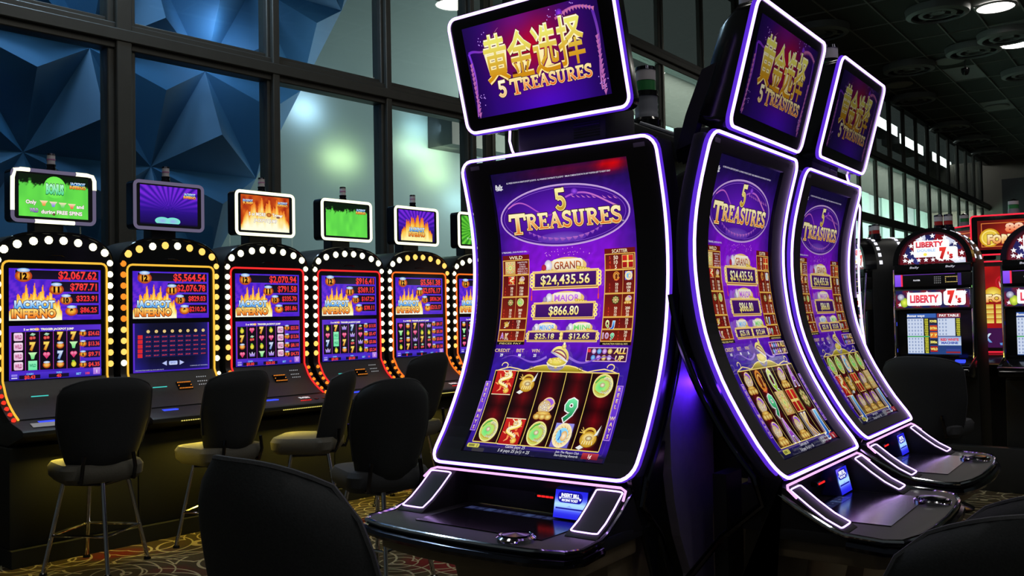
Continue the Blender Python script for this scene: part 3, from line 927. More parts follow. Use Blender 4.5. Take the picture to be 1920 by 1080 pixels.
def game_art(A, reels, credits, corner):
    O = 0.0
    def bg(u, v):
        z = -.399 + v * .843
        x = u - .5
        base = mixc((74, 16, 170), (128, 18, 205), np.exp(-((z - .13) / .2) ** 2))
        base = mixc(base, (38, 16, 110), np.clip((np.abs(x) - .30) / .22, 0, 1) * .8)
        base = mixc(base, (20, 10, 60), np.clip((z - .33) / .09, 0, 1))
        red = np.exp(-(((x - .38) / .10) ** 2 + ((z - .43) / .018) ** 2)) + .3 * np.exp(-(((x - .05) / .3) ** 2 + ((z - .43) / .02) ** 2))
        base = mixc(base, (205, 6, 14), red * corner)
        base = mixc(base, (52, 24, 150), np.clip((-.10 - z) / .05, 0, 1))
        base = mixc(base, (24, 22, 58), np.clip((-.375 - z) / .01, 0, 1))
        n = vnoise(u, v * 1.7, 46, 3)
        return base * (0.88 + .24 * n[:, None])
    A.grid(-.25, .25, -.399, .444, 40, 72, bg).up()
    # head
    A.text('ALL PRIZES SHOWN IN CREDITS EXCEPT JACKPOTS   ALL WINNINGS CONTRIBUTE TO JACKPOT   SIMILAR COMBINATIONS PAY IN ANY POSITION LEFT TO RIGHT ONLY', -.005, .412, .0045, (225, 220, 240), w=.38, bold=.01)
    A.text('Bally', -.226, .404, .014, (245, 245, 250), w=.028, bold=.02, slant=.2)
    A.line([(-.238, .394), (-.212, .396)], .0022, (240, 240, 248)).up()
    cx, cz = -.004, .300
    A.ell(cx, cz, .236, .092, (110, 30, 205), (58, 14, 130), n=48).up()
    A.ring(cx, cz, .236, .092, .0055, (222, 190, 235), n=60, c2=(150, 110, 190)).up()
    A.ring(cx, cz, .222, .082, .0012, (150, 90, 220), n=60).up()
    t = np.linspace(0, 1, 26)
    A.line(np.stack([cx - .20 + .17 * t, cz + .035 + .018 * np.sin(t * 5.5) - .015 * t], 1), .004, (206, 110, 200), (150, 60, 190))
    A.line(np.stack([cx + .02 + .18 * t, cz + .052 + .012 * np.sin(t * 4.5) - .03 * t ** 2], 1), .005, (170, 80, 210), (215, 130, 190)).up()
    for k in range(9):
        A.poly([(cx + .04 + .018 * k, cz + .058 - .002 * k), (cx + .055 + .018 * k, cz + .048 - .002 * k), (cx + .046 + .018 * k, cz + .05 - .002 * k)], (206, 120, 190))
    A.ell(cx + .055, cz + .066, .012, .009, (160, 80, 240), (90, 30, 170))
    for k in range(14):
        a = RAD(215 + 8.2 * k)
        A.poly([(cx + .16 * math.cos(a), cz + .062 * math.sin(a) - .004), (cx + .166 * math.cos(a + .05), cz + .080 * math.sin(a + .05)), (cx + .16 * math.cos(a + .14), cz + .064 * math.sin(a + .14) - .004)], (190, 110, 200), (90, 40, 170))
    A.ell(cx - .01, cz - .066, .09, .017, (120, 80, 190), (90, 40, 170)).up().up()
    serif(A, '5', cx + .002, cz + .048, .060, .038, (255, 250, 170), (196, 150, 40), big=1.0)
    serif(A, 'TREASURES', cx + .004, cz - .012, .046, .408, (255, 248, 190), (222, 120, 40), big=1.32)
    A.text('TM', cx + .208, cz - .032, .004, (240, 230, 220))
    A.up()
    # pay columns
    def col(x0, x1, head, cells):
        z1 = .19
        A.rect(x0, x1, -.09, .19, (90, 14, 16), (110, 20, 18)).up()
        A.text(head, (x0 + x1) / 2, .182, .010, (255, 244, 200), w=.052, bold=.01).up()
        zz = [.174, .127, .058, -.010, -.045, -.080]
        for k in range(5):
            A.rect(x0 + .003, x1 - .003, zz[k + 1] + .002, zz[k], (120, 26, 18) if k % 2 else (140, 34, 18), (90, 14, 14) if k % 2 else (100, 20, 16)).up()
            A.frame(x0, x1, zz[k + 1], zz[k] + .001, .0028, (226, 176, 80)).up()
            cells(k, zz[k], zz[k + 1])
        A.rect(x0, x1, -.09, -.081, (20, 12, 10)).up()
        A.text('PIECES PAY' if head == 'WILD' else 'MALFUNCTION VOIDS ALL PAYS', (x0 + x1) / 2, -.086, .005, (250, 230, 150), w=(x1 - x0) * .8).up()
    def nums(x, z0, dz, vals, c=(255, 240, 210), h=.009):
        for k, v in enumerate(vals):
            A.text(v, x, z0 - dz * k, h, c, bold=.015)
    L0 = -.245
    def left(k, zt, zb):
        if k == 0:
            SYM['t'](A, L0 + .030, (zt + zb) / 2, .020)
            for q, s in enumerate(('SUBSTITUTES', 'FOR ALL', 'SYMBOLS', 'APPEARS ON', 'REELS 2, 3', 'AND 4 ONLY')):
                A.text(s, L0 + .078, zt - .008 - .0068 * q, .0042, (250, 235, 240), w=.038 if len(s) > 8 else None)
        elif k < 3:
            SYM['s' if k == 1 else 'f'](A, L0 + .036, zt - .017, .013); SYM['p' if k == 1 else 'd'](A, L0 + .075, zt - .017, .013)
            nums(L0 + .038, zt - .041, .0098, ('50', '15', '10') , h=.0075)
            nums(L0 + .076, zt - .041, .0098, ('750', '150', '100') if k == 1 else ('300', '80', '10'), h=.0075)
            nums(L0 + .012, zt - .041, .0098, ('5', '4', '3'), (220, 60, 40), .006)
            A.rect(L0 + .056, L0 + .0572, zb + .003, zt, (230, 170, 90))
        else:
            if k == 3: SYM['i'](A, L0 + .028, (zt + zb) / 2, .011)
            else:
                sym_letter(A, 'A', L0 + .016, (zt + zb) / 2, .010); sym_letter(A, 'K', L0 + .034, (zt + zb) / 2 - .002, .010)
            nums(L0 + .074, zt - .008, .0095, ('128', '25', '10') if k == 3 else ('30', '10', '5'), h=.0075)
            nums(L0 + .052, zt - .008, .0095, ('5', '4', '3'), (220, 60, 40), .0055)
        A.up()
    R0 = .137
    def right(k, zt, zb):
        if k == 0:
            SYM['g'](A, R0 + .078, (zt + zb) / 2, .019)
            nums(R0 + .038, zt - .011, .0135, ('50', '10', '5'), h=.011); nums(R0 + .018, zt - .011, .0135, ('5', '4', '3'), (220, 60, 40), .009)
        elif k < 3:
            SYM['o' if k == 1 else 'f'](A, R0 + .040, zt - .018, .014); SYM['b' if k == 1 else 'p'](A, R0 + .081, zt - .018, .013)
            nums(R0 + .042, zt - .042, .0095, ('50', '15', '10'), h=.0075)
            nums(R0 + .082, zt - .042, .0095, ('450', '100', '50') if k == 1 else ('200', '50', '20'), h=.0075)
            nums(R0 + .018, zt - .042, .0095, ('5', '4', '3'), (220, 60, 40), .006)
            A.rect(R0 + .062, R0 + .0632, zb + .003, zt, (230, 170, 90))
        else:
            if k == 3:
                sym_letter(A, 'Q', R0 + .018, (zt + zb) / 2, .010); sym_letter(A, 'J', R0 + .036, (zt + zb) / 2 - .002, .010)
            else:
                A.text('10', R0 + .016, (zt + zb) / 2, .017, (220, 150, 230), (150, 60, 170), w=.020, outline=(250, 250, 250), ow=.03); sym_letter(A, '9', R0 + .038, (zt + zb) / 2 - .002, .010)
            nums(R0 + .082, zt - .008, .0095, ('25', '10', '5') if k == 3 else ('20', '10', '5'), h=.0075)
            nums(R0 + .058, zt - .008, .0095, ('5', '4', '3'), (220, 60, 40), .0055)
        A.up()
    col(L0, -.140, 'WILD', left)
    col(R0, .240, 'SCATTER', right)
    A.text('5 TREASURES... DUO FU DUO CAI...', -.192, .199, .0045, (245, 240, 250), w=.10, bold=.01)
    A.up()
    # jackpots
    def sign(x0, x1, z0, z1, name, val, ca, cb, hw, hh, cval=(255, 252, 190), beads=4):
        cx = (x0 + x1) / 2
        A.ell(cx + hw * .06, z1 + hh * .55, hw * .60, hh * .72, (206, 150, 80), (236, 196, 120), n=30).up()
        A.poly(rrect(cx - hw * .40, cx + hw * .55, z1 + hh * .12, z1 + hh * 1.12, hh * .3, 4, 9), (250, 244, 226), (232, 206, 150)).up()
        A.text(name, cx + hw * .08, z1 + hh * .60, hh * .62, ca, cb, w=hw * .84, bold=.025, outline=(255, 250, 235), ow=.03).up()
        # small white round figurine with a red ribbon, and heaps of coins
        A.ell(cx - hw * .52, z1 + hh * .62, hh * .40, hh * .48, (255, 255, 255), (200, 190, 215)).up()
        A.ell(cx - hw * .66, z1 + hh * .45, hh * .26, hh * .3, (206, 40, 70) if name == 'GRAND' else (180, 170, 200), (150, 30, 70) if name == 'GRAND' else (140, 120, 170)).up()
        for k in range(5):
            A.ell(cx - hw * (.72 - .11 * k), z1 + hh * .12, hh * .2, hh * .15, (255, 240, 120), (190, 140, 30))
            A.ell(cx + hw * (.40 + .08 * k), z1 + hh * (.34 - .05 * k), hh * .18, hh * .16, (255, 240, 120), (190, 140, 30))
        A.up()
        t = hh * .16
        A.rect(x0 - t * 1.6, x1 + t * 1.6, z0 - t * 1.6, z1 + t * 1.2, (160, 96, 60), (200, 150, 90)).up()
        A.frame(x0 - t * 1.6, x1 + t * 1.6, z0 - t * 1.6, z1 + t * 1.2, t * .6, (250, 218, 140)).up()
        A.rect(x0, x1, z0, z1, (56, 16, 96), (74, 22, 110)).up()
        A.frame(x0 - t * .4, x1 + t * .4, z0 - t * .4, z1 + t * .4, t * .45, (246, 206, 120)).up()
        for k in range(beads):
            zc = z0 + (z1 - z0) * (k + .5) / beads
            for xx in (x0 - t * 1.8, x1 + t * 1.8):
                A.ring(xx, zc, t * 1.4, t * 1.4, t * .8, (255, 240, 130), n=12)
        A.up()
        wv = (x1 - x0) * (.80 if len(val) > 7 else .52 if len(val) > 6 and hw > .09 else .62)
        A.text(val, cx, (z0 + z1) / 2, (z1 - z0) * .66, (255, 255, 225), (240, 214, 110), w=wv, bold=.02, outline=(40, 8, 40), ow=.03).up()
    for k in range(26):
        A.ell(random.uniform(-.08, .09), .178 + random.uniform(0, .025), .0012, .0012, (255, 170, 235))
    sign(-.114, .110, .086, .128, 'GRAND', '$24,435.56', (210, 120, 50), (120, 30, 20), .118, .036)
    for xx in (-.124, .119):
        A.rect(xx - .0012, xx + .0012, .055, .082, (220, 60, 60)); A.rect(xx - .0025, xx + .0025, .045, .060, (226, 70, 70))
    A.up()
    sign(-.106, .104, -.007, .033, 'MAJOR', '$866.80', (205, 130, 240), (180, 80, 200), .108, .030, beads=3)
    sign(-.120, -.004, -.075, -.052, 'MINOR', '$25.18', (120, 190, 250), (90, 150, 230), .066, .024, beads=2)
    sign(.006, .122, -.075, -.052, 'MINI', credits[3], (150, 230, 140), (90, 190, 80), .066, .024, beads=2)
    # meters
    for x, s, v in ((-.213, 'CREDIT', credits[0]), (-.143, 'BET', credits[1]), (-.085, 'WIN', credits[2])):
        A.text(s, x, -.107, .010, (250, 226, 170), (236, 190, 120), w=.012 * len(s) * .82, bold=.01)
        A.text(v, x, -.121, .008, (250, 248, 255), bold=.03)
    A.up()
    A.rect(.100, .236, -.136, -.096, (70, 16, 60)).up(); A.frame(.100, .236, -.136, -.096, .0022, (240, 200, 210)).up()
    for r_ in range(2):
        for k in range(4):
            A.ell(.124 + .018 * k, -.107 - .018 * r_, .0078, .0078, ((250, 240, 250), (150, 210, 255), (240, 200, 255), (250, 236, 170))[(k + r_) % 4], ((160, 120, 190), (60, 120, 200), (150, 90, 190), (190, 150, 60))[(k + r_) % 4], n=12)
    A.rect(.102, .113, -.110, -.101, (226, 60, 70))
    A.up().text('ALL', .212, -.106, .015, (255, 252, 200), (250, 200, 70), w=.040, bold=.03, slant=.2).up()
    A.text('UP', .212, -.126, .014, (255, 252, 200), (250, 200, 70), w=.028, bold=.03, slant=.2).up()
    # bowl and scrolls over the reels
    for sx in (-1, 1):
        t = np.linspace(0, 1, 22)
        A.line(np.stack([sx * (.04 + .17 * t), -.125 - .012 * np.sin(t * 6) - .012 * t], 1), .006 * (1.2 - t), (150, 110, 220), (110, 60, 190))
    A.up()
    ped = [(-.115, -.166), (-.10, -.163), (-.07, -.153), (-.045, -.149), (.045, -.149), (.07, -.153), (.10, -.163), (.115, -.166)]
    A.poly(ped, (214, 196, 60), (150, 130, 30)).up()
    A.line(ped, .003, (250, 226, 150)).up()
    for sx in (-1, 1):
        A.line([(sx * .115, -.166), (sx * .14, -.161), (sx * .17, -.157), (sx * .2, -.163), (sx * .215, -.168)], .003, (250, 226, 150))
        A.ring(sx * .19, -.152, .013, .010, .003, (250, 226, 150), a0=-90, a1=190)
        A.ring(sx * .088, -.158, .007, .005, .0018, (120, 100, 20))
    A.up()
    bowl(A, .0, -.126, 1.0)
    # reels
    X0, X1, Z0, Z1 = -.2215, .2215, -.371, -.168
    A.rect(X0, X1, Z0, Z1, (34, 6, 10)).up()
    cw, chh = (X1 - X0) / 5, (Z1 - Z0) / 3
    for c in range(5):
        x0 = X0 + c * cw
        A.grid(x0, x0 + cw, Z0, Z1, 8, 8, lambda u, v: mixc((30, 6, 10), (120, 8, 18), np.clip(1 - np.abs(u - .5) * 2.3, 0, 1)) * (.75 + .25 * np.cos(v * 18.8)[:, None]))
    A.up()
    for c in range(6):
        A.rect(X0 + c * cw - .0011, X0 + c * cw + .0011, Z0, Z1, (240, 210, 100))
    A.rect(X0, X1, Z0 - .002, Z0 + .0005, (240, 214, 110)); A.rect(X0, X1, Z1 - .001, Z1 + .002, (240, 214, 110)).up()
    for r_, row in enumerate(reels):
        for c, ch in enumerate(row):
            x, z, r = X0 + (c + .5) * cw, Z1 - (r_ + .5) * chh, .0305
            if ch == '.': continue
            if ch in LET: sym_letter(A, ch, x, z, .033)
            else: SYM[ch](A, x, z, .036 if ch == 's' else r * 1.08)
    for xx in (-.236, .236):
        A.rect(xx - .010, xx + .010, -.342, -.200, (90, 40, 190), (120, 70, 220)).up()
        A.frame(xx - .010, xx + .010, -.342, -.200, .0016, (200, 150, 240)).up()
        for k, ch in enumerate('REEL WAYS'):
            A.text(ch, xx, -.210 - .0152 * k, .010, (255, 250, 200), (236, 170, 80), bold=.02)
        A.up()
    # foot
    A.poly(rrect(-.232, -.186, -.3865, -.3755, .004, 3, 9), (206, 200, 90)).up()
    A.rect(-.226, -.204, -.384, -.378, (130, 130, 60)); A.text('i', -.194, -.381, .008, (40, 40, 60), bold=.04)
    if credits[2] != '0':
        A.text('Game pays ' + credits[2], -.055, -.3765, .0075, (235, 235, 245), w=.070, slant=.15)
        A.text('5 # pays %s (x1) = %s' % (credits[2], credits[2]), -.055, -.3875, .0075, (235, 235, 245), w=.112, slant=.15)
    A.text('Join The Players Club', .126, -.3785, .0055, (235, 235, 245), w=.078, slant=.15)
    A.text('Start Earning Rewards', .126, -.3865, .0055, (235, 235, 245), w=.078, slant=.15)
    A.rect(.176, .228, -.3905, -.3755, (120, 20, 34), (190, 60, 70)).up()
    A.text('1¢', .202, -.383, .009, (255, 240, 235), bold=.03)

def marquee_art(A, x0, x1, z0, z1):
    def bg(u, v):
        base = mixc((40, 8, 110), (70, 10, 190), np.exp(-((u - .55) / .25) ** 2 - ((v - .05) / .3) ** 2))
        base = mixc(base, (180, 8, 44), np.exp(-((u - .50) / .26) ** 2 - ((v - .68) / .34) ** 2))
        base = mixc(base, (110, 14, 130), np.exp(-((u - .42) / .12) ** 2 - ((v - 1.0) / .2) ** 2) * .7)
        return mixc(base, (26, 6, 66), np.clip((np.abs(u - .5) - .33) / .17, 0, 1) * .8)
    A.grid(x0, x1, z0, z1, 30, 20, bg).up()
    W_, H_ = x1 - x0, z1 - z0
    def q(u, v): return (x0 + u * W_, z0 + v * H_)
    t = np.linspace(0, 1, 24)
    A.line(np.stack(q(.02 + .26 * t, .72 + .20 * t - .10 * np.sin(t * 3.1) ** 2), 1), .007 * (1.15 - t), (110, 40, 200), (170, 90, 150))
    A.line(np.stack(q(.02 + .02 * np.sin(t * 4), .72 - .70 * t), 1), .007 * (1.1 - .5 * t), (120, 50, 220), (170, 90, 190))
    A.line(np.stack(q(.96 + .015 * np.sin(t * 5), .86 - .8 * t), 1), .008 * (1.1 - .5 * t), (90, 40, 170), (190, 110, 170))
    A.line(np.stack(q(.70 + .27 * t, .86 + .07 * np.sin(t * 3)), 1), .007, (190, 90, 150), (110, 50, 200)).up()
    for k in range(12):
        s = k / 11
        for ax in (.965, .025):
            p = q(ax, .6 - .55 * s)
            A.poly([(p[0] - .006, p[1]), (p[0] + .007, p[1] + .004), (p[0] - .002, p[1] - .014)], (180, 100, 170))
        p = q(.71 + .24 * s, .88 + .06 * math.sin(s * 3))
        A.poly([(p[0], p[1]), (p[0] + .008, p[1] - .012), (p[0] + .012, p[1])], (196, 110, 160))
        for ax, ay in ((.66, .95), (.05, .2), (.96, .15), (.14, .86)):
            p = q(ax + random.uniform(-.03, .2 if ax == .66 else .04), ay + random.uniform(-.09, .05))
            A.ell(min(max(p[0], x0), x1), min(p[1], z1), .0016, .0016, (200, 150, 255), n=8)
    A.ell(*q(.735, .91), .011, .011, (150, 60, 240), (80, 20, 150)).up()
    for k, ch in enumerate('黄金选择'):
        p = q(.225 + .187 * k, .590 - (.02 if k in (1, 2) else 0) + (.01 if k == 3 else 0))
        for b, c, c2 in ((.055, (90, 30, 20), (70, 10, 30)), (.038, (255, 250, 215), (255, 230, 150)), (.008, (236, 232, 110), (206, 140, 20))):
            A.text(ch, p[0], p[1], .098, c, c2, w=.088, bold=b).up()
    serif(A, '5', *q(.235, .275), .044, .030, (255, 250, 225), (236, 190, 130), big=1.0)
    serif(A, 'TREASURES', *q(.60, .275), .034, .290, (255, 236, 160), (226, 96, 30), big=1.3)

def surf(x, z, lift=0.0):
    return (x, float(yp(z)) - lift, z + H)

PROTO = {}
def curved_slot(name, label, x, y, heading, dz_marq, reels, credits, bright, marq_bright, neck_led, hx=(-.30, .30), hd=.46, pd=.17, sh=.105, cd=.20, back_fill=False, pl=-.29, arms=(-1, 1), fringe=True, group=None):
    T = thing(name, label, 'slot machine', x, y, heading, 0, group)
    zz = np.linspace(-.432, .488, 40)
    # shell behind the panel, pedestal, housing
    yz = [(float(yp(z)) + .020, z + H) for z in zz] + [(float(yp(z)) + sh, z + H) for z in zz[::-1]]
    MB().prism_x(yz, -.347, .347).build('cabinet_shell', M['shell_violet'], T, bevel=.010)
    k_ = hd / .46
    MB().prism_x([(.13, .44 + H), (.14, .48 + H), (.30 * k_, .42 + H), (.42 * k_, .18 + H), (.46 * k_, -.25 + H), (.40 * k_, -.5 + H), (.02, -.5 + H), (.0, -.3 + H), (.10, -.1 + H)], *hx).build('rear_housing', M['black_satin'], T, bevel=.015)
    MB().hexa([(max(pl, -.20), -.05, .04), (.20, -.05, .04), (.20, pd, .04), (max(pl, -.20), pd, .04)], [(pl, -.20, H - .60), (.29, -.20, H - .60), (.29, pd, H - .55), (pl, pd, H - .55)]).build('pedestal', M['taupe'], T, bevel=.03, smooth=True)
    MB().box(max(pl - .02, -.27), .27, -.12, pd, 0, .05).build('foot_plate', M['black_satin'], T, bevel=.01)
    if pl > -.25:
        MB().box(-.292, pl, .0, .04, 0, H - .44).build('side_skirt', M['black_matte'], T, bevel=.004)
    # side rails that flank the pedestal
    for s in (-1, 1):
        pts = [(s * .352, float(yp(z)) + .075, z + H) for z in np.linspace(.05, -.43, 14)] + [(s * .345, -.12, H - .50), (s * .33, .0, H - .60), (s * .30, .12, H - .74)]
        MB().tube(pts, .010).build('side_rail', M['dark_chrome'], T, smooth=True)
        MB().hexa([(s * .325, -.05, H - .70), (s * .335, -.05, H - .70), (s * .335, cd - .06, H - .76), (s * .325, cd - .06, H - .76)], [(s * .330, -.17, H - .43), (s * .346, -.17, H - .43), (s * .346, cd, H - .35), (s * .330, cd, H - .35)]).build('side_cheek', M['black_gloss'], T, bevel=.004)
    # front panel with an opening for the screen
    fr = MB()
    for xa, xb, za, zb in ((-.338, -.25, -.425, .482), (.25, .338, -.425, .482), (-.25, .25, .444, .482), (-.25, .25, -.425, -.399)):
        k = max(2, int((zb - za) / .03))
        fr.sheet([[surf(xa, z), surf(xb, z)] for z in np.linspace(za, zb, k + 1)])
    for xa in (-.25, .25):
        fr.sheet([[surf(xa, z), surf(xa, z, -.0125)] for z in np.linspace(-.399, .444, 28)])
    fr.build('front_panel', M['black_panel'], T, smooth=False)
    for xa in (-.315, .279):
        MB().sheet([[surf(xa, z, .0015), surf(xa + .036, z, .0015)] for z in (.462, .474)]).build('label_plate', M['grey_print'], T)
    # screen
    def fmap(u, v, lift):
        v = np.clip(v, -.399, .444)
        return np.stack([np.clip(u, -.25, .25), yp(v) + .012 - lift, v + H], 1)
    A = Art(fmap)
    game_art(A, reels, credits, 1.0 if reels[0][2] == '.' else 0.0)
    A.build('screen', screen_mat(bright), T)
    if back_fill:     # unseen light added behind the cabinet's left edge to turn the divider violet
        yl = float(yp(-.2)) + .075
        lp = area('violet_fill', (-.26, yl, H - .2), (-.40, yl + .16, H - .26), .30, .02, 0.9, (96, 40, 255)); lp.parent = T
    # light rims
    rim = rrect(-.35, .35, -.432, .490, .042, 5, .04)
    MB().tube([surf(px, pz, .004) for px, pz in rim], .0045, True).build('light_rim', M['led'], T, smooth=True)
    if fringe: MB().tube([surf(px * 1.006, pz + .002 * (1 if pz > 0 else -1), -.007) for px, pz in rim], .0060, True).build('light_rim_halo', M['led_halo'], T, smooth=True)  # violet halo round the rim, put in as a second glowing tube
    MB().tube([(xx, yy, H + z) for xx, yy, z in ((-.345, -.21, -.475), (-.338, -.185, -.456), (-.32, -.178, -.450), (.32, -.178, -.450), (.338, -.185, -.456), (.345, -.21, -.475))], .0034).build('lower_light_strip', M['led_pink'], T, smooth=True)
    # button deck
    dk = [(-.352, -.42), (-.33, -.452), (-.246, -.474), (-.14, -.486), (0, -.49), (.14, -.486), (.246, -.474), (.33, -.452), (.352, -.42), (.346, -.31), (.338, -.10), (-.338, -.10), (-.346, -.31)]
    MB().prism_z(dk, H - .585, H - .553).build('button_deck', M['black_satin'], T, bevel=.006)
    MB().prism_z([(a * .93, b * .94) for a, b in dk], H - .635, H - .585).build('deck_underside', M['taupe'], T, bevel=.01)
    edge = [(-.338, -.16, -.47), (-.343, -.22, -.505), (-.348, -.29, -.54), (-.353, -.33, -.551), (-.356, -.42, -.556), (-.333, -.456, -.557), (-.248, -.479, -.558), (-.14, -.491, -.558), (0, -.495, -.558), (.14, -.491, -.558), (.248, -.479, -.558), (.333, -.456, -.557), (.356, -.42, -.556), (.353, -.33, -.551), (.348, -.29, -.54), (.343, -.22, -.505), (.338, -.16, -.47)]
    MB().tube([(a, b, c + H) for a, b, c in edge], .0065).build('deck_trim', M['chrome'], T, smooth=True)
    MB().tube([(a * 1.006, b * 1.006 - .002, c + H - .024) for a, b, c in edge[3:14]], .013).build('deck_bumper', M['dark_chrome'], T, smooth=True)
    # side pods with their light loops
    cv = [(-.176, -.452), (-.20, -.470), (-.235, -.497), (-.275, -.524), (-.315, -.543), (-.33, -.551)]
    def podp(x, t, lift=0.0):
        ys_, zs_ = [c[0] for c in cv], [c[1] for c in cv]
        yy = cv[0][0] + (cv[-1][0] - cv[0][0]) * t
        return (x, yy - lift * .6, float(np.interp(-yy, [-a for a in ys_], zs_)) + H + lift * .8)
    for s in (-1, 1):
        pod = MB().prism_x([(b, c + H) for b, c in cv] + [(-.33, H - .57), (-.06, H - .57), (-.06, H - .452)], s * .243, s * .340).build('speaker_pod', M['black_matte'], T, bevel=.004)
        loop = rrect(.253, .333, .07, .90, .02, 4, .06)
        MB().tube([podp(s * px, 1 - pz if False else pz, .003) for px, pz in loop], .0021, True, 6).build('light_loop', M['led'], pod, smooth=True)
    # recess between the pods
    MB().sheet([[(-.243, -.150, H - .455), (.243, -.150, H - .455)], [(-.243, -.128, H - .50), (.243, -.128, H - .50)], [(-.243, -.128, H - .552), (.243, -.128, H - .552)]]).build('recess_panel', M['black_satin'], T)
    rd = MB().box(.018, .098, -.147, -.127, H - .512, H - .497).build('card_reader', M['black_gloss'], T, bevel=.003)
    for k in range(4):
        MB().box(.030 + .014 * k, .041 + .014 * k, -.1495, -.146, H - .507, H - .502).build('indicator', M['dot_red'], rd)
    bz = MB().hexa([(.108, -.190, H - .550), (.218, -.190, H - .550), (.218, -.125, H - .552), (.108, -.125, H - .552)], [(.108, -.170, H - .470), (.218, -.170, H - .470), (.218, -.125, H - .462), (.108, -.125, H - .462)]).build('bill_acceptor', M['navy_plastic'], T, bevel=.006)
    def bmap(u, v, lift):
        f = (v + .470) / -.080
        return np.stack([u, -.1712 - .020 * f - lift, v + H], 1)
    B = Art(bmap)
    B.grid(.111, .215, -.546, -.474, 6, 12, lambda u, v: mixc((30, 30, 190), (150, 190, 255), np.exp(-((v - .48) / .2) ** 2))).up()
    B.poly(rrect(.120, .200, -.506, -.478, .012, 4, 9), (16, 10, 130)).up()
    B.text('INSERT BILL', .160, -.4865, .0085, (240, 244, 255), w=.058, bold=.03)
    B.line([(.124, -.493), (.196, -.493)], .0012, (230, 236, 255))
    B.text('RECEIVE TICKET', .160, -.4995, .0058, (240, 244, 255), w=.052, bold=.03)
    for xx in (.1275, .1925):
        B.poly([(xx, -.4985), (xx - .003, -.495), (xx, -.4915), (xx + .003, -.495)], (240, 244, 255))
    B.rect(.116, .208, -.523, -.519, (20, 20, 120)); B.poly([(.148, -.519), (.172, -.519), (.160, -.512)], (120, 150, 255))
    B.build('bill_sign', screen_mat(1.6), bz)
    area_ = MB().box(-.20, .225, -.40, -.165, H - .5545, H - .5505).build('touch_pad', M['black_gloss'], T)
    def dmap(u, v, lift):
        return np.stack([u, v, np.full(len(u), H - .5502 + lift)], 1)
    D = Art(dmap)
    D.rect(-.19, .13, -.215, -.175, (14, 14, 34))
    D.up()
    for k in range(9):
        D.rect(-.185 + .034 * k, -.156 + .034 * k, -.211, -.180, ((40, 46, 84), (34, 40, 76), (56, 70, 112), (40, 46, 84))[k % 4])
        D.up().text(('MENU', 'HELP', '8', '18', '38', '68', '88', 'MAX', 'BET')[k], -.1705 + .034 * k, -.195, .006, (96, 104, 140)).L -= 1
    D.build('touch_keys', screen_mat(0.8, False), area_)
    bt = MB().lathe([(.050, H - .553), (.050, H - .545), (.044, H - .541), (.040, H - .544)], .165, -.425, 28, False).build('spin_button', M['chrome'], T, smooth=True)
    MB().lathe([(.039, H - .546), (.036, H - .538), (.001, H - .535)], .165, -.425, 24, False).build('button_cap', M['dark_chrome'], bt, smooth=True)
    # neck between panel and marquee
    dm = dz_marq
    nk = MB().hexa([(-.15, .03, H + .47), (.17, .03, H + .47), (.17, .20, H + .45), (-.15, .20, H + .45)], [(-.15, .03, H + .60 + dm), (.17, .03, H + .60 + dm), (.17, .20, H + .62 + dm), (-.15, .20, H + .62 + dm)]).build('neck', M['dark_grey'], T, bevel=.01)
    for k in range(6):
        MB().box(.06, .15, .0275, .031, H + .520 + .008 * k, H + .523 + .008 * k).build('vent_slot', M['black_gloss'], nk)
    if neck_led:
        s = neck_led
        a, b, c = (-.182, -.165, -.138) if s < 0 else (.30, .285, .10)
        pts = [(a, .035, .60 + dm), (a, .03, .545 + dm), (b, .02, .512), ((b + c) / 2, .012, .497), (c, .0, .493)] if s < 0 else [(a, .035, .60 + dm), (a, .03, .53), (b, .02, .505), ((b + c) / 2 + .05, .012, .496), (c, .0, .493)]
        MB().tube([(p, q_, r_ + H) for p, q_, r_ in pts], .0038).build('neck_light', M['led'], T, smooth=True)
    # marquee
    z0, z1 = .572 + dm, .908 + dm
    def my(z): return -.030 - (z - z0) / (z1 - z0) * .093
    zc, yc = (z0 + z1) / 2, my((z0 + z1) / 2)
    rr = rrect(-.292, .292, z0, z1, .030, 5, .08)
    k = len(rr)
    v = [(a, my(b) - .004, b + H) for a, b in rr] + [(a * .99, my(b) + .055, zc + (b - zc) * .985 + H) for a, b in rr] + [(a * .86, my(b) + .115, zc + (b - zc) * .8 + H) for a, b in rr]
    f = [tuple(range(k)), tuple(range(3 * k - 1, 2 * k - 1, -1))]
    for r_ in range(2):
        f += [(r_ * k + i, r_ * k + (i + 1) % k, (r_ + 1) * k + (i + 1) % k, (r_ + 1) * k + i) for i in range(k)]
    mq = MB().raw(v, f).build('marquee', M['black_gloss'], T, smooth=True)
    MB().tube([(a, my(b) - .006, b + H) for a, b in rr], .0046, True).build('light_rim', M['led'], mq, smooth=True)
    MB().tube([(a * 1.008, my(b) + .004, zc + (b - zc) * 1.01 + H) for a, b in rr], .0060, True).build('light_rim_halo', M['led_halo'], mq, smooth=True)  # glow around the marquee rim, built as a tube too
    def mmap(u, v_, lift):
        return np.stack([u, my(v_) - .0055 - lift, v_ + H], 1)
    Q = Art(mmap)
    marquee_art(Q, -.243, .240, z0 + .040, z1 - .034)
    Q.build('marquee_screen', screen_mat(marq_bright), mq)
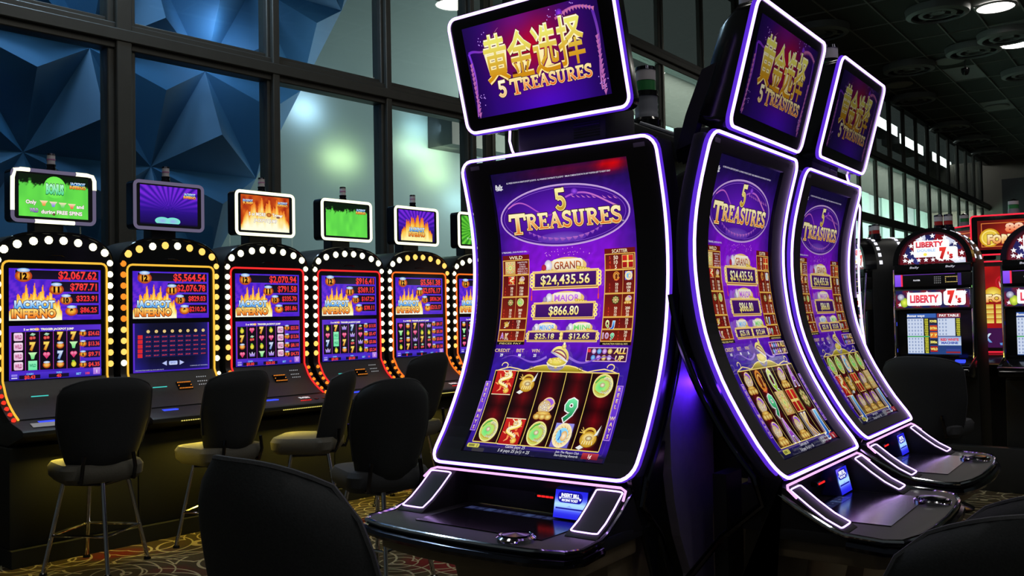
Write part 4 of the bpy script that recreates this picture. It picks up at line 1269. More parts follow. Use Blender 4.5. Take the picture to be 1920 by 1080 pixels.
    # back shell arms that carry the marquee
    for s in arms:
        pts = [(s * .27, .00, z1 - .15), (s * .262, .056, .64 + dm), (s * .245, .095, .546 + dm), (s * .225, .105, .474), (s * .20, .110, .45)]
        arm = MB()
        for q_ in range(len(pts) - 1):
            pass
        arm.sheet([[(px - s * .0, py, pz + H), (px - s * .0, py + .05, pz + H - .015)] for px, py, pz in pts])
        arm.sheet([[(px - s * .03, py, pz + H), (px, py, pz + H)] for px, py, pz in pts])
        arm.sheet([[(px - s * .03, py, pz + H), (px - s * .03, py + .05, pz + H - .015)] for px, py, pz in pts])
        arm.build('marquee_arm', M['black_satin'], T, smooth=True)
    # tower light on the marquee
    tz = z1 + H - .015
    tw = MB().lathe([(.050, tz - .02), (.050, tz + .02), (.040, tz + .03)], 0, .005, 20).build('tower_light', M['black_gloss'], T, smooth=True)
    MB().lathe([(.036, tz + .03), (.036, tz + .075)], 0, .005, 20).build('green_lens', M['green_plastic'], tw, smooth=True)
    MB().lathe([(.038, tz + .075), (.038, tz + .085)], 0, .005, 20).build('lens_ring', M['black_gloss'], tw, smooth=True)
    MB().lathe([(.035, tz + .085), (.035, tz + .125)], 0, .005, 20).build('white_lens', M['white_plastic'], tw, smooth=True)
    MB().lathe([(.037, tz + .125), (.034, tz + .137), (.001, tz + .142)], 0, .005, 20).build('lens_cap', M['dark_chrome'], tw, smooth=True)
    return T

curved_slot('slot_machine', 'large curved-screen slot machine nearest the viewer, violet-white light rim, two blank reel columns', 0.127, 2.743, 127.7, 0.0,
            ('si..d', '..p9.', 'dsdbi'), ('29', '88', '25', '$12.65'), 1.0, 1.0, -1, hx=(-.30, .14), hd=.27, pd=.10, arms=(), cd=.02)
curved_slot('slot_machine', 'curved-screen slot machine with letters Q, A, K and J on its reels', 0.739, 2.759, 35.54, -0.066,
            ('poQpA', 'p9tgf', 'pApKJ'), ('141', '88', '36', '$12.64'), 0.80, 0.36, 0, hx=(-.02, .30), hd=.44, sh=.055, pd=.10, arms=(-1,), cd=-.09, back_fill=True, pl=-.18)
curved_slot('slot_machine', 'curved-screen slot machine with washed-out pale reels, behind the one showing letters', 1.216, 3.471, 35.29, -0.036,
            ('ddbdd', 'sigpt', 'JpppJ'), ('141', '88', '36', '$12.65'), 0.62, 0.16, 1)
curved_slot('slot_machine', 'curved slot machine turned away, only its thin violet light rim showing at the far end', 1.297, 4.378, 307.0, 0.0,
            ('ddbdd', 'sigpt', 'JpppJ'), ('10', '88', '0', '$12.65'), 0.6, 0.3, 0, hx=(-.25, .25), hd=.24, fringe=False, arms=())

# core of the bank: divider between the two nearest machines, grilled hood and its tower light
t = thing('bank_core', 'dark divider cabinet with violet-lit side between the two nearest curved machines', 'cabinet', 0.127, 2.743, 127.7)
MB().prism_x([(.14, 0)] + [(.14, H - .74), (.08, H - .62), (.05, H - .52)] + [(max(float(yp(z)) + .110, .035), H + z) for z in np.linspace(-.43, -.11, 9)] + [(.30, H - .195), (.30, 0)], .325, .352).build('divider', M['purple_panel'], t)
MB().box(.0, .325, .322, .340, 0, H - .20).build('back_panel', M['black_satin'], t)
MB().box(-.30, -.02, .46, .84, 0, H + .50).build('core_column', M['black_satin'], t, bevel=.02)
t = thing('hood', 'dark sloping hood with a pale grille strip behind the nearest marquee', 'housing', 0.127, 2.743, 127.7)
MB().prism_y([(-.30, H + .502), (.245, H + .502), (.26, H + .53), (.02, H + .640), (-.26, H + .640)], .44, .80).build('hood_shell', M['dark_grey'], t, bevel=.02)
for k in range(4):
    MB().tube([(.04, .46 + .03 * k, H + .636), (.258, .46 + .03 * k, H + .541)], .006, n=6).build('grille_bar', M['grey_plastic'], t)
t = thing('tower_light', 'grey ribbed tower light with green and white bands on the dark hood', 'light', 0.476, 3.18, 127.7, H + .64)
MB().lathe([(.052, 0), (.052, .02), (.044, .03)], n=22).build('base_ring', M['black_gloss'], t, smooth=True)
MB().lathe([(.040, .03), (.040, .045), (.038, .05), (.040, .06), (.038, .07), (.040, .08), (.038, .09), (.040, .105)], n=22).build('ribbed_body', M['grey_plastic'], t, smooth=True)
MB().lathe([(.043, .105), (.043, .122)], n=22).build('middle_ring', M['black_gloss'], t, smooth=True)
MB().lathe([(.034, .122), (.034, .158)], n=22).build('green_lens', M['green_plastic'], t, smooth=True)
MB().lathe([(.034, .160), (.034, .196)], n=22).build('white_lens', M['white_plastic'], t, smooth=True)
MB().lathe([(.036, .196), (.034, .208), (.001, .214)], n=22).build('cap', M['dark_chrome'], t, smooth=True)
# ------------------------------------------------------------------ the left-hand row: arched slot machines with bulbs
ROWA, ROWN, PITCH = 41.5, 5.95, 0.767
def flame(A, x0, x1, z0, z1, inner=(255, 255, 225), mid=(255, 226, 90), outer=(250, 140, 30), seed=0, nx=64, nz=30):
    """tongues of fire on a cell grid; clear cells are left out"""
    xs, zs = np.linspace(0, 1, nx + 1), np.linspace(0, 1, nz + 1)
    for i in range(nx):
        w1 = abs(((xs[i] * 6.3 + seed * .37) % 1) * 2 - 1); w2 = abs(((xs[i] * 13.1 + seed * .61) % 1) * 2 - 1)
        top = (0.56 + .30 * w1 ** 1.6 + .18 * w2 + .14 * (vnoise(np.array([xs[i] * 19.0]), np.array([seed * 1.7]), 1.0, seed)[0] - .5)) * (1 - (abs(xs[i] - .5) * 1.8) ** 3)
        if top <= 0.05: continue
        k = max(2, int(nz * top / 2))
        t = np.linspace(0, 1, k + 1)
        px0, px1 = x0 + xs[i] * (x1 - x0), x0 + xs[i + 1] * (x1 - x0)
        zt = z0 + t * top * (z1 - z0)
        n = vnoise(np.full(k + 1, xs[i] * 9), t * 4 * top, 1.6, seed + 5)
        c = mixc(inner, mid, np.clip(t * 1.7 - .25 + (n - .5) * .7, 0, 1))
        c = mixc(np.zeros(3), outer, np.zeros(k + 1)) * 0 + c * (1 - np.clip(t * 3 - 2, 0, 1)[:, None]) + np.array(outer) * np.clip(t * 3 - 2, 0, 1)[:, None]
        A.put(np.concatenate([np.stack([np.full(k + 1, px0), zt], 1), np.stack([np.full(k + 1, px1), zt], 1)]), [(j, j + k + 1, j + k + 2, j + 1) for j in range(k)], np.concatenate([c, c]))
    return A.up()
def logo2(A, cx, cz, w, a='JACKPOT', b='INFERNO'):
    h = w * .17
    A.text(a, cx, cz + h * .62, h, (235, 250, 255), (70, 160, 236), w=w * .94, bold=.05, outline=(20, 50, 130), ow=.06).up()
    A.text(b, cx, cz - h * .62, h * 1.12, (255, 226, 120), (240, 110, 20), w=w, bold=.05, outline=(90, 16, 10), ow=.06).up()
def bun(A, x, z, r, n):
    A.ell(x, z, r * 1.35, r, (236, 170, 60), (170, 40, 20)).up()
    A.ell(x, z + r * .05, r * .95, r * .66, (255, 206, 70), (226, 130, 30)).up()
    A.ell(x, z + r * .95, r * 1.0, r * .34, (240, 246, 255), (110, 170, 230)).up()
    A.text(n, x, z - r * .02, r * 1.0, (30, 6, 0), w=r * (1.15 if len(n) > 1 else .62), bold=.07).up()
def reel_icon(A, k, x, z, r):
    if k == 'w':
        A.poly(rrect(x - r, x + r, z - r * .95, z + r * .95, r * .3, 3, 9), (250, 225, 245), (236, 190, 226)).up()
        A.text('WILD', x, z, r * .9, (206, 90, 150), (170, 60, 120), w=r * 1.6, bold=.04).up()
    elif k == 'c':
        A.ell(x - r * .3, z - r * .35, r * .42, r * .42, (255, 120, 110), (180, 20, 30)); A.ell(x + r * .35, z - r * .3, r * .38, r * .38, (255, 130, 120), (170, 20, 30)).up()
        A.poly([(x - r * .6, z + r * .4), (x - r * .1, z + r * .85), (x + r * .7, z + r * .6), (x + r * .2, z + r * .1)], (226, 246, 226), (90, 170, 120)).up()
    elif k in '78':
        A.text('7', x, z, r * 1.6, (255, 236, 110) if k == '7' else (230, 240, 255), (220, 130, 30) if k == '7' else (110, 150, 210), w=r * 1.35, bold=.09, outline=(120, 40, 10) if k == '7' else (30, 50, 120), ow=.05).up()
    elif k == 'h':
        A.ell(x - r * .36, z + r * .3, r * .46, r * .46, (255, 170, 200), (226, 60, 120)); A.ell(x + r * .36, z + r * .3, r * .46, r * .46, (255, 170, 200), (226, 60, 120))
        A.poly([(x - r * .8, z + r * .2), (x, z - r * .85), (x + r * .8, z + r * .2), (x, z + r * .35)], (240, 90, 140), (206, 40, 100)).up()
    elif k == 'b':
        A.ell(x, z, r * .9, r * .8, (236, 150, 50), (170, 60, 20)).up().ell(x, z, r * .7, r * .5, (255, 206, 110), (230, 150, 50)).up()
        A.ell(x, z + r * .62, r * .75, r * .28, (245, 246, 255), (150, 180, 220)).up()
    elif k == 'l':
        A.ell(x, z - r * .1, r * .6, r * .7, (255, 240, 90), (200, 190, 30)); A.ell(x - r * .1, z + r * .65, r * .35, r * .2, (120, 200, 70)).up()
    elif k == 'g':
        A.poly([(x - r, z + r * .8), (x + r, z + r * .8), (x + r * .5, z + r * .1), (x + r * .3, z - r * .8), (x - r * .3, z - r * .8), (x - r * .5, z + r * .1)], (210, 255, 190), (110, 220, 130)).up()
    elif k == 'x':
        A.poly([(x - r * .8, z - r * .6), (x - r * .9, z + r * .6), (x - r * .4, z), (x, z + r * .8), (x + r * .4, z), (x + r * .9, z + r * .6), (x + r * .8, z - r * .6)], (240, 236, 255), (140, 100, 220)).up()
    elif k == 'G':
        A.rect(x - r, x + r, z - r * 1.1, z + r * 1.1, (110, 235, 170), (150, 245, 190)).up()
        A.text('WILD', x, z, r * .7, (40, 150, 110), w=r * 1.5, bold=.03).up()

def upper_art(A, vals, x0, x1, z0, z1):
    W_, H_ = x1 - x0, z1 - z0
    def bg(u, v):
        a = np.arctan2(v - .2, u - .25)
        ray = .5 + .5 * np.sign(np.sin(a * 26))
        return mixc((70, 30, 200), (126, 50, 220), ray * np.clip(1 - np.hypot(u - .2, v - .3), 0, 1))
    A.grid(x0, x1, z0, z1, 36, 24, bg).up()
    rows = [(.36, .795, .97, 0), (.55, .555, .755, 1), (.70, .33, .52, 2), (.80, .10, .29, 3)]
    for xa, za, zb, k in rows:
        xa_ = (.06, .44, .62, .72)[k]
        A.rect(x0 + xa_ * W_, x0 + .975 * W_, z0 + za * H_, z0 + zb * H_, (24, 16, 40), (16, 12, 26)).up()
        A.frame(x0 + xa_ * W_, x0 + .985 * W_, z0 + za * H_ - .003, z0 + zb * H_ + .003, .003, (96, 60, 236)).up()
        h = (.15, .135, .105, .10)[k] * H_
        A.text(vals[k], x0 + .955 * W_, z0 + (za + zb) / 2 * H_, h, (255, 70, 60), (240, 40, 50), w=h * .56 * len(vals[k]), align='r', bold=.03)
        A.up()
    flame(A, x0, x0 + .56 * W_, z0, z0 + .74 * H_, seed=3)
    flame(A, x0 + .03 * W_, x0 + .5 * W_, z0, z0 + .58 * H_, (255, 255, 240), (255, 240, 150), (255, 190, 40), seed=8, nx=50)
    logo2(A, x0 + .26 * W_, z0 + .22 * H_, .47 * W_)
    for n, u, v, r in (('12', .15, .855, .118), ('11', .50, .60, .105), ('10', .605, .39, .092), ('9', .665, .17, .092)):
        bun(A, x0 + u * W_, z0 + v * H_, r * H_, n)

def lower_art(A, cfg, x0, x1, z0, z1):
    W_, H_ = x1 - x0, z1 - z0
    A.grid(x0, x1, z0, z1, 12, 12, lambda u, v: mixc((58, 30, 180), (96, 50, 214), np.abs(u - .5) * 1.6 + .2 * v)).up()
    if cfg.get('table'):
        A.grid(x0 + .02 * W_, x1 - .02 * W_, z0 + .03 * H_, z1, 10, 10, lambda u, v: mixc((14, 14, 40), (50, 40, 190), np.clip(np.abs(u - .5) * 2 - .55, 0, 1) + np.clip(.25 - v, 0, 1))).up()
        for c in range(8):
            A.ell(x0 + (.19 + .104 * c) * W_, z0 + .83 * H_, .012, .011, (255, 240, 170), (230, 190, 110)).up()
            A.text(str(c + 5), x0 + (.19 + .104 * c) * W_, z0 + .83 * H_, .010, (60, 30, 10)).up()
        for r_ in range(5):
            A.rect(x0 + .055 * W_, x0 + .115 * W_, z0 + (.30 + .095 * r_) * H_, z0 + (.38 + .095 * r_) * H_, (220, 40, 50)).up()
            for c in range(8):
                x = x0 + (.14 + .104 * c) * W_
                A.rect(x, x + .095 * W_, z0 + (.30 + .095 * r_) * H_, z0 + (.38 + .095 * r_) * H_, (26, 26, 80)).up()
                A.text('$%d.%02d' % ((c + 1) * (5 - r_) * 3 + 1, (c * 37 + r_ * 11) % 100), x + .047 * W_, z0 + (.34 + .095 * r_) * H_, .007, (250, 70, 70), w=.034, bold=.02).up()
        A.poly(rrect(x0 + .45 * W_, x0 + .56 * W_, z0 + .13 * H_, z0 + .21 * H_, .006, 3, 9), (170, 190, 250), (210, 220, 255)).up()
        A.text('BACK', x0 + .505 * W_, z0 + .17 * H_, .010, (60, 70, 150)); A.poly([(x0 + .36 * W_, z0 + .17 * H_), (x0 + .42 * W_, z0 + .22 * H_), (x0 + .42 * W_, z0 + .12 * H_)], (190, 200, 250)); A.poly([(x0 + .65 * W_, z0 + .17 * H_), (x0 + .59 * W_, z0 + .22 * H_), (x0 + .59 * W_, z0 + .12 * H_)], (190, 200, 250))
        A.text('MALFUNCTION VOIDS ALL PAYS AND PLAYS', x0 + .2 * W_, z0 + .045 * H_, .006, (210, 215, 250), w=.36 * W_); A.text('CHANCES OF WINNING', x0 + .85 * W_, z0 + .09 * H_, .006, (210, 215, 250), w=.24 * W_)
        return
    A.text('5 or MORE   TRIGGER JACKPOT JUMP', x0 + .42 * W_, z0 + .93 * H_, .012, (255, 246, 226), w=.54 * W_, bold=.05)
    A.ell(x0 + .29 * W_, z0 + .93 * H_, .014, .009, (255, 206, 70), (226, 130, 30)).up()
    rx0, rx1, rz0, rz1 = x0 + .02 * W_, x0 + .76 * W_, z0 + .17 * H_, z0 + .885 * H_
    A.rect(rx0, rx1, rz0, rz1, (16, 10, 22)).up()
    cw, ch = (rx1 - rx0) / 5, (rz1 - rz0) / 4
    for c in range(6):
        A.rect(rx0 + c * cw - .0015, rx0 + c * cw + .0015, rz0, rz1, (180, 60, 190))
    A.up()
    for r_, row in enumerate(cfg['reels']):
        for c, k in enumerate(row):
            reel_icon(A, k, rx0 + (c + .5) * cw, rz1 - (r_ + .5) * ch, min(cw, ch) * .44)
    for k in range(4):
        z = z0 + (.83 - .20 * k) * H_
        A.rect(x0 + .80 * W_, x0 + .985 * W_, z - .07 * H_, z + .07 * H_, (24, 16, 60)).up()
        bun(A, x0 + .79 * W_, z, .055 * H_, '8765'[k])
        A.text(cfg['wins'][k], x0 + .98 * W_, z, .075 * H_, (255, 70, 60), w=.13 * W_, align='r', bold=.03).up()
    A.rect(x0, x1, z0, z0 + .13 * H_, (50, 34, 170), (80, 50, 210)).up()
    for u, s, v in ((.21, 'CASH', cfg['meters'][0]), (.52, 'WIN', cfg['meters'][1])):
        A.rect(x0 + (u - .11) * W_, x0 + (u + .11) * W_, z0 + .005, z0 + .085 * H_, (22, 16, 44)).up()
        A.text(s, x0 + u * W_, z0 + .105 * H_, .011, (130, 200, 255), bold=.03); A.text(v, x0 + u * W_, z0 + .047 * H_, .020, (255, 70, 60), bold=.03)
    A.text('BET', x0 + .74 * W_, z0 + .06 * H_, .013, (130, 200, 255), bold=.03); A.text(cfg['meters'][2], x0 + .84 * W_, z0 + .06 * H_, .014, (255, 70, 60), bold=.03)
    A.rect(x0 + .905 * W_, x0 + .985 * W_, z0 + .01, z0 + .16 * H_, (170, 110, 220), (200, 150, 240)).up()
    A.text('i', x0 + .945 * W_, z0 + .09 * H_, .018, (250, 240, 255), bold=.05)
    A.rect(x0 + .02 * W_, x0 + .08 * W_, z0 + .01, z0 + .05 * H_, (225, 220, 250)); A.rect(x0 + .02 * W_, x0 + .08 * W_, z0 + .07 * H_, z0 + .11 * H_, (150, 130, 240))

def topper_art(A, kind, x0, x1, z0, z1):
    W_, H_ = x1 - x0, z1 - z0
    def slime(u, v):
        n = vnoise(u * 2.2, v * .5, 12, 4) * .5 + vnoise(u * 2, v, 26, 9) * .5
        edge = np.clip((v - (.62 + .30 * n)) / .05, 0, 1)
        return mixc(mixc((110, 236, 80), (80, 190, 70), vnoise(u * 1.5, v * .4, 9, 2) * .7), (10, 26, 10), edge)
    def rays(u, v):
        a = np.arctan2(v - .38, (u - .5) * 1.4)
        return mixc((48, 16, 150), (120, 40, 220), (.5 + .5 * np.sin(a * 30)) * np.clip(v - .3, 0, 1) * 2.4) * np.clip(.5 + v, 0, 1)[:, None]
    if kind in ('bonus', 'slime', 'burst'):
        if kind == 'burst':
            A.grid(x0, x1, z0, z1, 40, 30, lambda u, v: mixc((40, 130, 30), (130, 240, 70), (.5 + .5 * np.sin(np.arctan2(v - .5, u - .4) * 22)) * .8)).up()
            A.text('Trigger the', x0 + .4 * W_, z0 + .2 * H_, .016, (230, 255, 220), w=.2); return
        A.grid(x0, x1, z0, z1, 56, 44, slime).up()
        logo2(A, x0 + .845 * W_, z0 + .80 * H_, .24 * W_)
        if kind == 'bonus':
            A.ell(x0 + .51 * W_, z0 + .72 * H_, .16 * W_, .26 * H_, (140, 246, 110), (110, 236, 80)).up()
            A.text('BONUS', x0 + .51 * W_, z0 + .68 * H_, .22 * H_, (190, 255, 210), (90, 220, 150), w=.26 * W_, bold=.06, outline=(10, 70, 40), ow=.05).up()
            kw = dict(outline=(90, 40, 30), ow=.04, bold=.04)
            A.text('Only', x0 + .17 * W_, z0 + .34 * H_, .085 * H_, (255, 250, 245), w=.15 * W_, **kw); A.text('and', x0 + .88 * W_, z0 + .30 * H_, .085 * H_, (255, 250, 245), w=.11 * W_, **kw)
            for k, c in enumerate(((236, 140, 50), (110, 120, 240), (90, 210, 110), (230, 90, 60))):
                x = x0 + (.35 + .135 * k) * W_; z = z0 + (.335 - .01 * k) * H_
                A.poly([(x - .025, z + .014), (x + .025, z + .014), (x + .012, z - .002), (x + .008, z - .018), (x - .008, z - .018), (x - .012, z - .002)], (255, 230, 190), c)
            A.up().text('WILD', x0 + .21 * W_, z0 + .15 * H_, .09 * H_, (226, 200, 245), (130, 90, 190), w=.12 * W_, bold=.04, outline=(60, 30, 80), ow=.05)
            A.text('during FREE SPINS', x0 + .61 * W_, z0 + .13 * H_, .085 * H_, (255, 250, 245), w=.60 * W_, **kw)
    elif kind == 'rays':
        A.grid(x0, x1, z0, z1, 60, 40, rays).up()
        for dx in (-.09, .09):
            A.ell(x0 + (.47 + dx) * W_, z0 + .10 * H_, .13 * W_, .10 * H_, (150, 170, 235), (120, 235, 205))
        A.up(); A.rect(x0, x1, z0, z0 + .035 * H_, (18, 8, 50)).up()
        logo2(A, x0 + .86 * W_, z0 + .80 * H_, .22 * W_)
    elif kind == 'fire':
        A.grid(x0, x1, z0, z1, 40, 34, lambda u, v: mixc((236, 120, 30), (150, 30, 14), vnoise(u * 1.4, v * .7, 11, 6) * .9 + .1 * v)).up()
        flame(A, x0, x1, z0, z1 * .985 + z0 * .015, (255, 255, 225), (255, 210, 90), (236, 110, 30), seed=12, nx=80)
        logo2(A, x0 + .14 * W_, z0 + .80 * H_, .22 * W_, 'JACKPOT', 'JUMP'); logo2(A, x0 + .86 * W_, z0 + .80 * H_, .22 * W_)
        kw = dict(outline=(120, 70, 50), ow=.04, bold=.04)
        A.text('5 or MORE', x0 + .33 * W_, z0 + .47 * H_, .09 * H_, (255, 250, 240), w=.34 * W_, **kw); A.text('Trigger', x0 + .75 * W_, z0 + .47 * H_, .09 * H_, (255, 250, 240), w=.22 * W_, **kw)
        A.ell(x0 + .57 * W_, z0 + .47 * H_, .055 * W_, .06 * H_, (236, 150, 60), (150, 60, 30)).up()
        A.text('JACKPOT JUMP', x0 + .5 * W_, z0 + .30 * H_, .085 * H_, (255, 250, 240), w=.48 * W_, **kw)
    elif kind == 'purplefire':
        A.grid(x0, x1, z0, z1, 50, 34, rays).up()
        flame(A, x0 + .06 * W_, x0 + .94 * W_, z0, z0 + .95 * H_, (255, 246, 170), (250, 190, 60), (226, 90, 30), seed=21, nx=70)
        logo2(A, x0 + .50 * W_, z0 + .30 * H_, .46 * W_)

CURVE = [(0, -.33), (-.006, -.345), (-.02, -.366), (-.05, -.418), (-.085, -.455), (-.13, -.489), (-.18, -.520), (-.235, -.548)]
def arch_half(hw, ztop, zs, n=14):
    """left half of an arch outline from the spring line up to the crown"""
    return [(-hw * math.cos(RAD(90 * i / n)) ** .72, zs + (ztop - zs) * math.sin(RAD(90 * i / n))) for i in range(n + 1)]
def arched_slot(label, cfg, i, group=None):
    u, n = udir(ROWA), ndir(ROWA)
    p = u * (2.440 + PITCH * i) + n * ROWN
    T = thing('slot_machine', label, 'slot machine', p.x, p.y, ROWA, 0, group)
    zb = lambda z: z + H
    ah = arch_half(.362, .575, .40)
    out = [(-.362, -.62)] + ah + [(-a, z) for a, z in ah[::-1][1:]] + [(.362, -.62)]
    MB().prism_y([(a, zb(z)) for a, z in out], .012, .40).build('cabinet', M['black_satin'], T, bevel=.012)
    # face plate: arch band and side cheeks that carry the bulbs, following the lower curve
    prof = [(0, z) for z in np.linspace(.392, -.33, 10)] + CURVE[1:]
    for s in (-1, 1):
        MB().sheet([[(s * .318, y, zb(z)), (s * .360, y + .004, zb(z))] for y, z in prof]).sheet([[(s * .360, y + .004, zb(z)), (s * .362, max(y, -.24) + .08, zb(z) - .02)] for y, z in prof]).build('side_cheek', M['black_panel'], T, smooth=True)
    inner = arch_half(.318, .385, .384)
    a_out = [(a, z) for a, z in ah] + [(-a, z) for a, z in ah[::-1][1:]]
    MB().raw([(a, 0, zb(z)) for a, z in a_out] + [(a * .88, 0, zb(.392)) for a, z in a_out], [(k, k + 1, k + 1 + len(a_out), k + len(a_out)) for k in range(len(a_out) - 1)]).build('arch_plate', M['black_gloss'], T)
    MB().tube([(a * .985, .002, zb(z - .004)) for a, z in a_out], .010, n=6).build('arch_edge', M['black_gloss'], T, smooth=True)
    MB().tube([(-.05, -.002, zb(.425)), (-.03, -.006, zb(.432)), (.03, -.006, zb(.432)), (.05, -.002, zb(.425))], .003, n=6).build('badge', M['dark_chrome'], T)
    # glass panel with the two screens
    MB().sheet([[(-.318, .002, zb(z)), (.318, .002, zb(z))] for z in np.linspace(.392, -.34, 6)]).build('screen_surround', M['black_gloss'], T)
    fm = lambda a, b, lift: np.stack([a, np.full(len(a), -.0015) - lift, b + H], 1)
    A = Art(fm, cell=9); upper_art(A, cfg['vals'], -.277, .277, .028, .345); A.build('upper_screen', screen_mat(1.0), T)
    A = Art(fm, cell=9); lower_art(A, cfg, -.277, .277, -.332, -.004); A.build('lower_screen', screen_mat(.95), T)
    # coloured rim light round the panel and down the curve
    rc = [(-.315 + .035 * (1 - math.sin(RAD(a))) - .0, .387 - .035 * (1 - math.cos(RAD(a)))) for a in (90, 60, 30, 0)]
    left = [(-.315, y - .006, z) for y, z in CURVE[::-1]] + [(-.315, -.006, z) for z in (-.2, 0, .2, .33)] + [(a, -.006, z) for a, z in rc]
    path = left + [(-a, y, z) for a, y, z in left[::-1]]
    MB().tube([(a, y, zb(z)) for a, y, z in path], .0068, n=8).build('rim_light', M[cfg['rim']], T, smooth=True)
    # bulbs
    spots = [(-.305, 0, .458), (-.229, 0, .492), (-.135, 0, .514), (-.045, 0, .524), (.045, 0, .524), (.135, 0, .514), (.229, 0, .492), (.305, 0, .458)]
    side = [(0, .392 - .0725 * k) for k in range(10)]
    L_, acc = [], 0
    cy = [(0, -.30)] + CURVE
    for (y0, z0), (y1, z1) in zip(cy[:-1], cy[1:]):
        d = math.hypot(y1 - y0, z1 - z0)
        acc += d
        if acc >= .052:
            acc -= .052; L_.append((y1, z1))
    side += L_
    for s in (-1, 1):
        spots += [(s * .339, y, z) for y, z in side]
    for k, (a, y, z) in enumerate(spots):
        rr_ = .0235 if k < 8 else .019 if z > -.28 else .013
        bm_ = M[cfg['bulb'](a, z, k)]
        b_ = MB().lathe([(rr_ * 1.1, 0), (rr_, -.004), (rr_ * .75, -.013), (.0005, -.017)], n=10, close=False).build('bulb', bm_, T, smooth=True)
        b_.location = (a, y - .002, zb(z)); b_.rotation_euler = (RAD(-90), 0, 0)
    # belly panel, deck, base
    bl = MB().sheet([[(-.312, y + .004, zb(z)), (.312, y + .004, zb(z))] for y, z in CURVE]).build('belly_panel', M['dark_grey'], T, smooth=True)
    def bp(x, t, lift=.003):
        k = min(int(t * 7), 6); f = t * 7 - k
        y = CURVE[k][0] * (1 - f) + CURVE[k + 1][0] * f; z = CURVE[k][1] * (1 - f) + CURVE[k + 1][1] * f
        return (x, y - lift, zb(z) + lift)
    dsp = MB().hexa([bp(.0, .40, .002), bp(.105, .40, .002), bp(.105, .40, -.01), bp(.0, .40, -.01)], [bp(.0, .58, .002), bp(.105, .58, .002), bp(.105, .58, -.01), bp(.0, .58, -.01)]).build('display', M['black_gloss'], bl)
    dm = MB()
    for k in range(9):
        for tt in (.42, .56) + ((.49,) if k in (0, 8) else ()):
            x, y, z = bp(.008 + .0112 * k, tt, .006)
            dm.box(x - .003, x + .003, y - .002, y, z - .003, z + .003)
    tag(dm.build('display_dots', M['dot_amber'], bl), kind='stuff')
    km = MB()
    for k in range(5):
        for tt in (.34, .42, .50):
            x, y, z = bp(.16 + .016 * k, tt, .005)
            km.box(x - .0035, x + .0035, y - .002, y, z - .003, z + .003)
    tag(km.build('keypad_dots', M['dot_white'], bl), kind='stuff')
    x, y, z = bp(-.13, .5, .006); MB().box(x - .05, x + .05, y - .002, y, z - .003, z + .003).build('status_line', M['dot_teal'], bl)
    dk = MB().prism_x([(-.20, zb(-.538)), (-.235, zb(-.556)), (-.40, zb(-.592)), (-.425, zb(-.605)), (-.42, zb(-.632)), (-.20, zb(-.70)), (0.05, zb(-.70)), (0.05, zb(-.55))], -.36, .36).build('button_deck', M['dark_grey'], T, bevel=.008)
    MB().box(-.22, -.12, -.30, -.255, zb(-.572), zb(-.562)).build('bill_slot', M['dot_blue'], dk, bevel=.002)
    for k in range(3):
        MB().lathe([(.022, 0), (.020, .008), (.001, .010)], .10 + .07 * k, -.345, 14, False).build('button', M['black_gloss'], dk, smooth=True).location = (0, 0, zb(-.586))
    B = Art(lambda a, b, lift: np.stack([a, -.30 + (b + .57) * 2.6, np.full(len(a), zb(-.5695)) + lift - (b + .57) * -.56], 1), cell=9)
    B.text('EVERI', .10, -.568, .012, (235, 235, 240), w=.085, bold=.05); B.build('deck_lettering', screen_mat(.9, False), dk)
    for k in range(6):
        MB().box(.02 + .016 * k, .028 + .016 * k, -.372, -.366, zb(-.584), zb(-.579)).build('indicator', M['dot_red'], dk)
    ud = MB()
    for k in range(22): ud.box(-.168 + .016 * k, -.159 + .016 * k, -.424, -.419, zb(-.633), zb(-.627))
    tag(ud.build('under_lights', M['dot_yellow'], dk), kind='stuff')
    lp = area('deck_lamp', (0, -.38, zb(-.70)), (0, -.75, zb(-1.2)), .5, .03, 3.6, (255, 222, 80)); lp.parent = T
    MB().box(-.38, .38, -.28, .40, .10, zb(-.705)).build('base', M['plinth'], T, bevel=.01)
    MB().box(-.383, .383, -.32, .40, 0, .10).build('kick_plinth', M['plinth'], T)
    # topper on its post
    MB().box(-.09, .09, .10, .22, zb(.50), zb(.66)).build('topper_post', M['black_satin'], T, bevel=.01)
    rr = rrect(-.257, .257, .632, .962, .030, 5, .3)
    MB().prism_y([(a, zb(z)) for a, z in rr], .02, .12).build('topper', M['black_gloss'], T)
    tp = T.children[-1] if False else [c for c in T.children if c.name.startswith('topper') and not c.name.startswith('topper_post')][-1]
    MB().tube([(a * .965, .018, zb(.797 + (z - .797) * .95)) for a, z in rr], .0115, True, 8).build('topper_frame', M['topper_dim'] if cfg['lit'] != 'all' else M['topper_lit'], tp, smooth=True)
    if cfg['lit'] == 'part':
        for seg in ([(-.249, .70), (-.249, .80), (-.248, .90), (-.236, .948), (-.20, .954), (-.15, .954)], [(.13, .954), (.20, .954), (.236, .948), (.248, .92), (.249, .86)], [(-.12, .640), (.12, .640)]):
            MB().tube([(a, .016, zb(z)) for a, z in seg], .0125, n=8).build('frame_light', M['topper_lit'], tp, smooth=True)
    A = Art(lambda a, b, lift: np.stack([a, np.full(len(a), .0185) - lift, b + H], 1), cell=9)
    A.rect(-.24, .24, .648, .946, (10, 10, 12)).up()
    topper_art(A, cfg['top'], -.212, .208, .668, .932)
    A.build('topper_screen', screen_mat(1.0), tp)
    tz = zb(.962)
    tw = MB().lathe([(.030, tz), (.030, tz + .022), (.026, tz + .024), (.026, tz + .034), (.029, tz + .036), (.029, tz + .046)], 0, .07, 14).build('tower_light', M['dark_chrome'], T, smooth=True)
    MB().lathe([(.024, tz + .046), (.024, tz + .072)], 0, .07, 14).build('lower_lens', M['white_plastic'], tw, smooth=True)
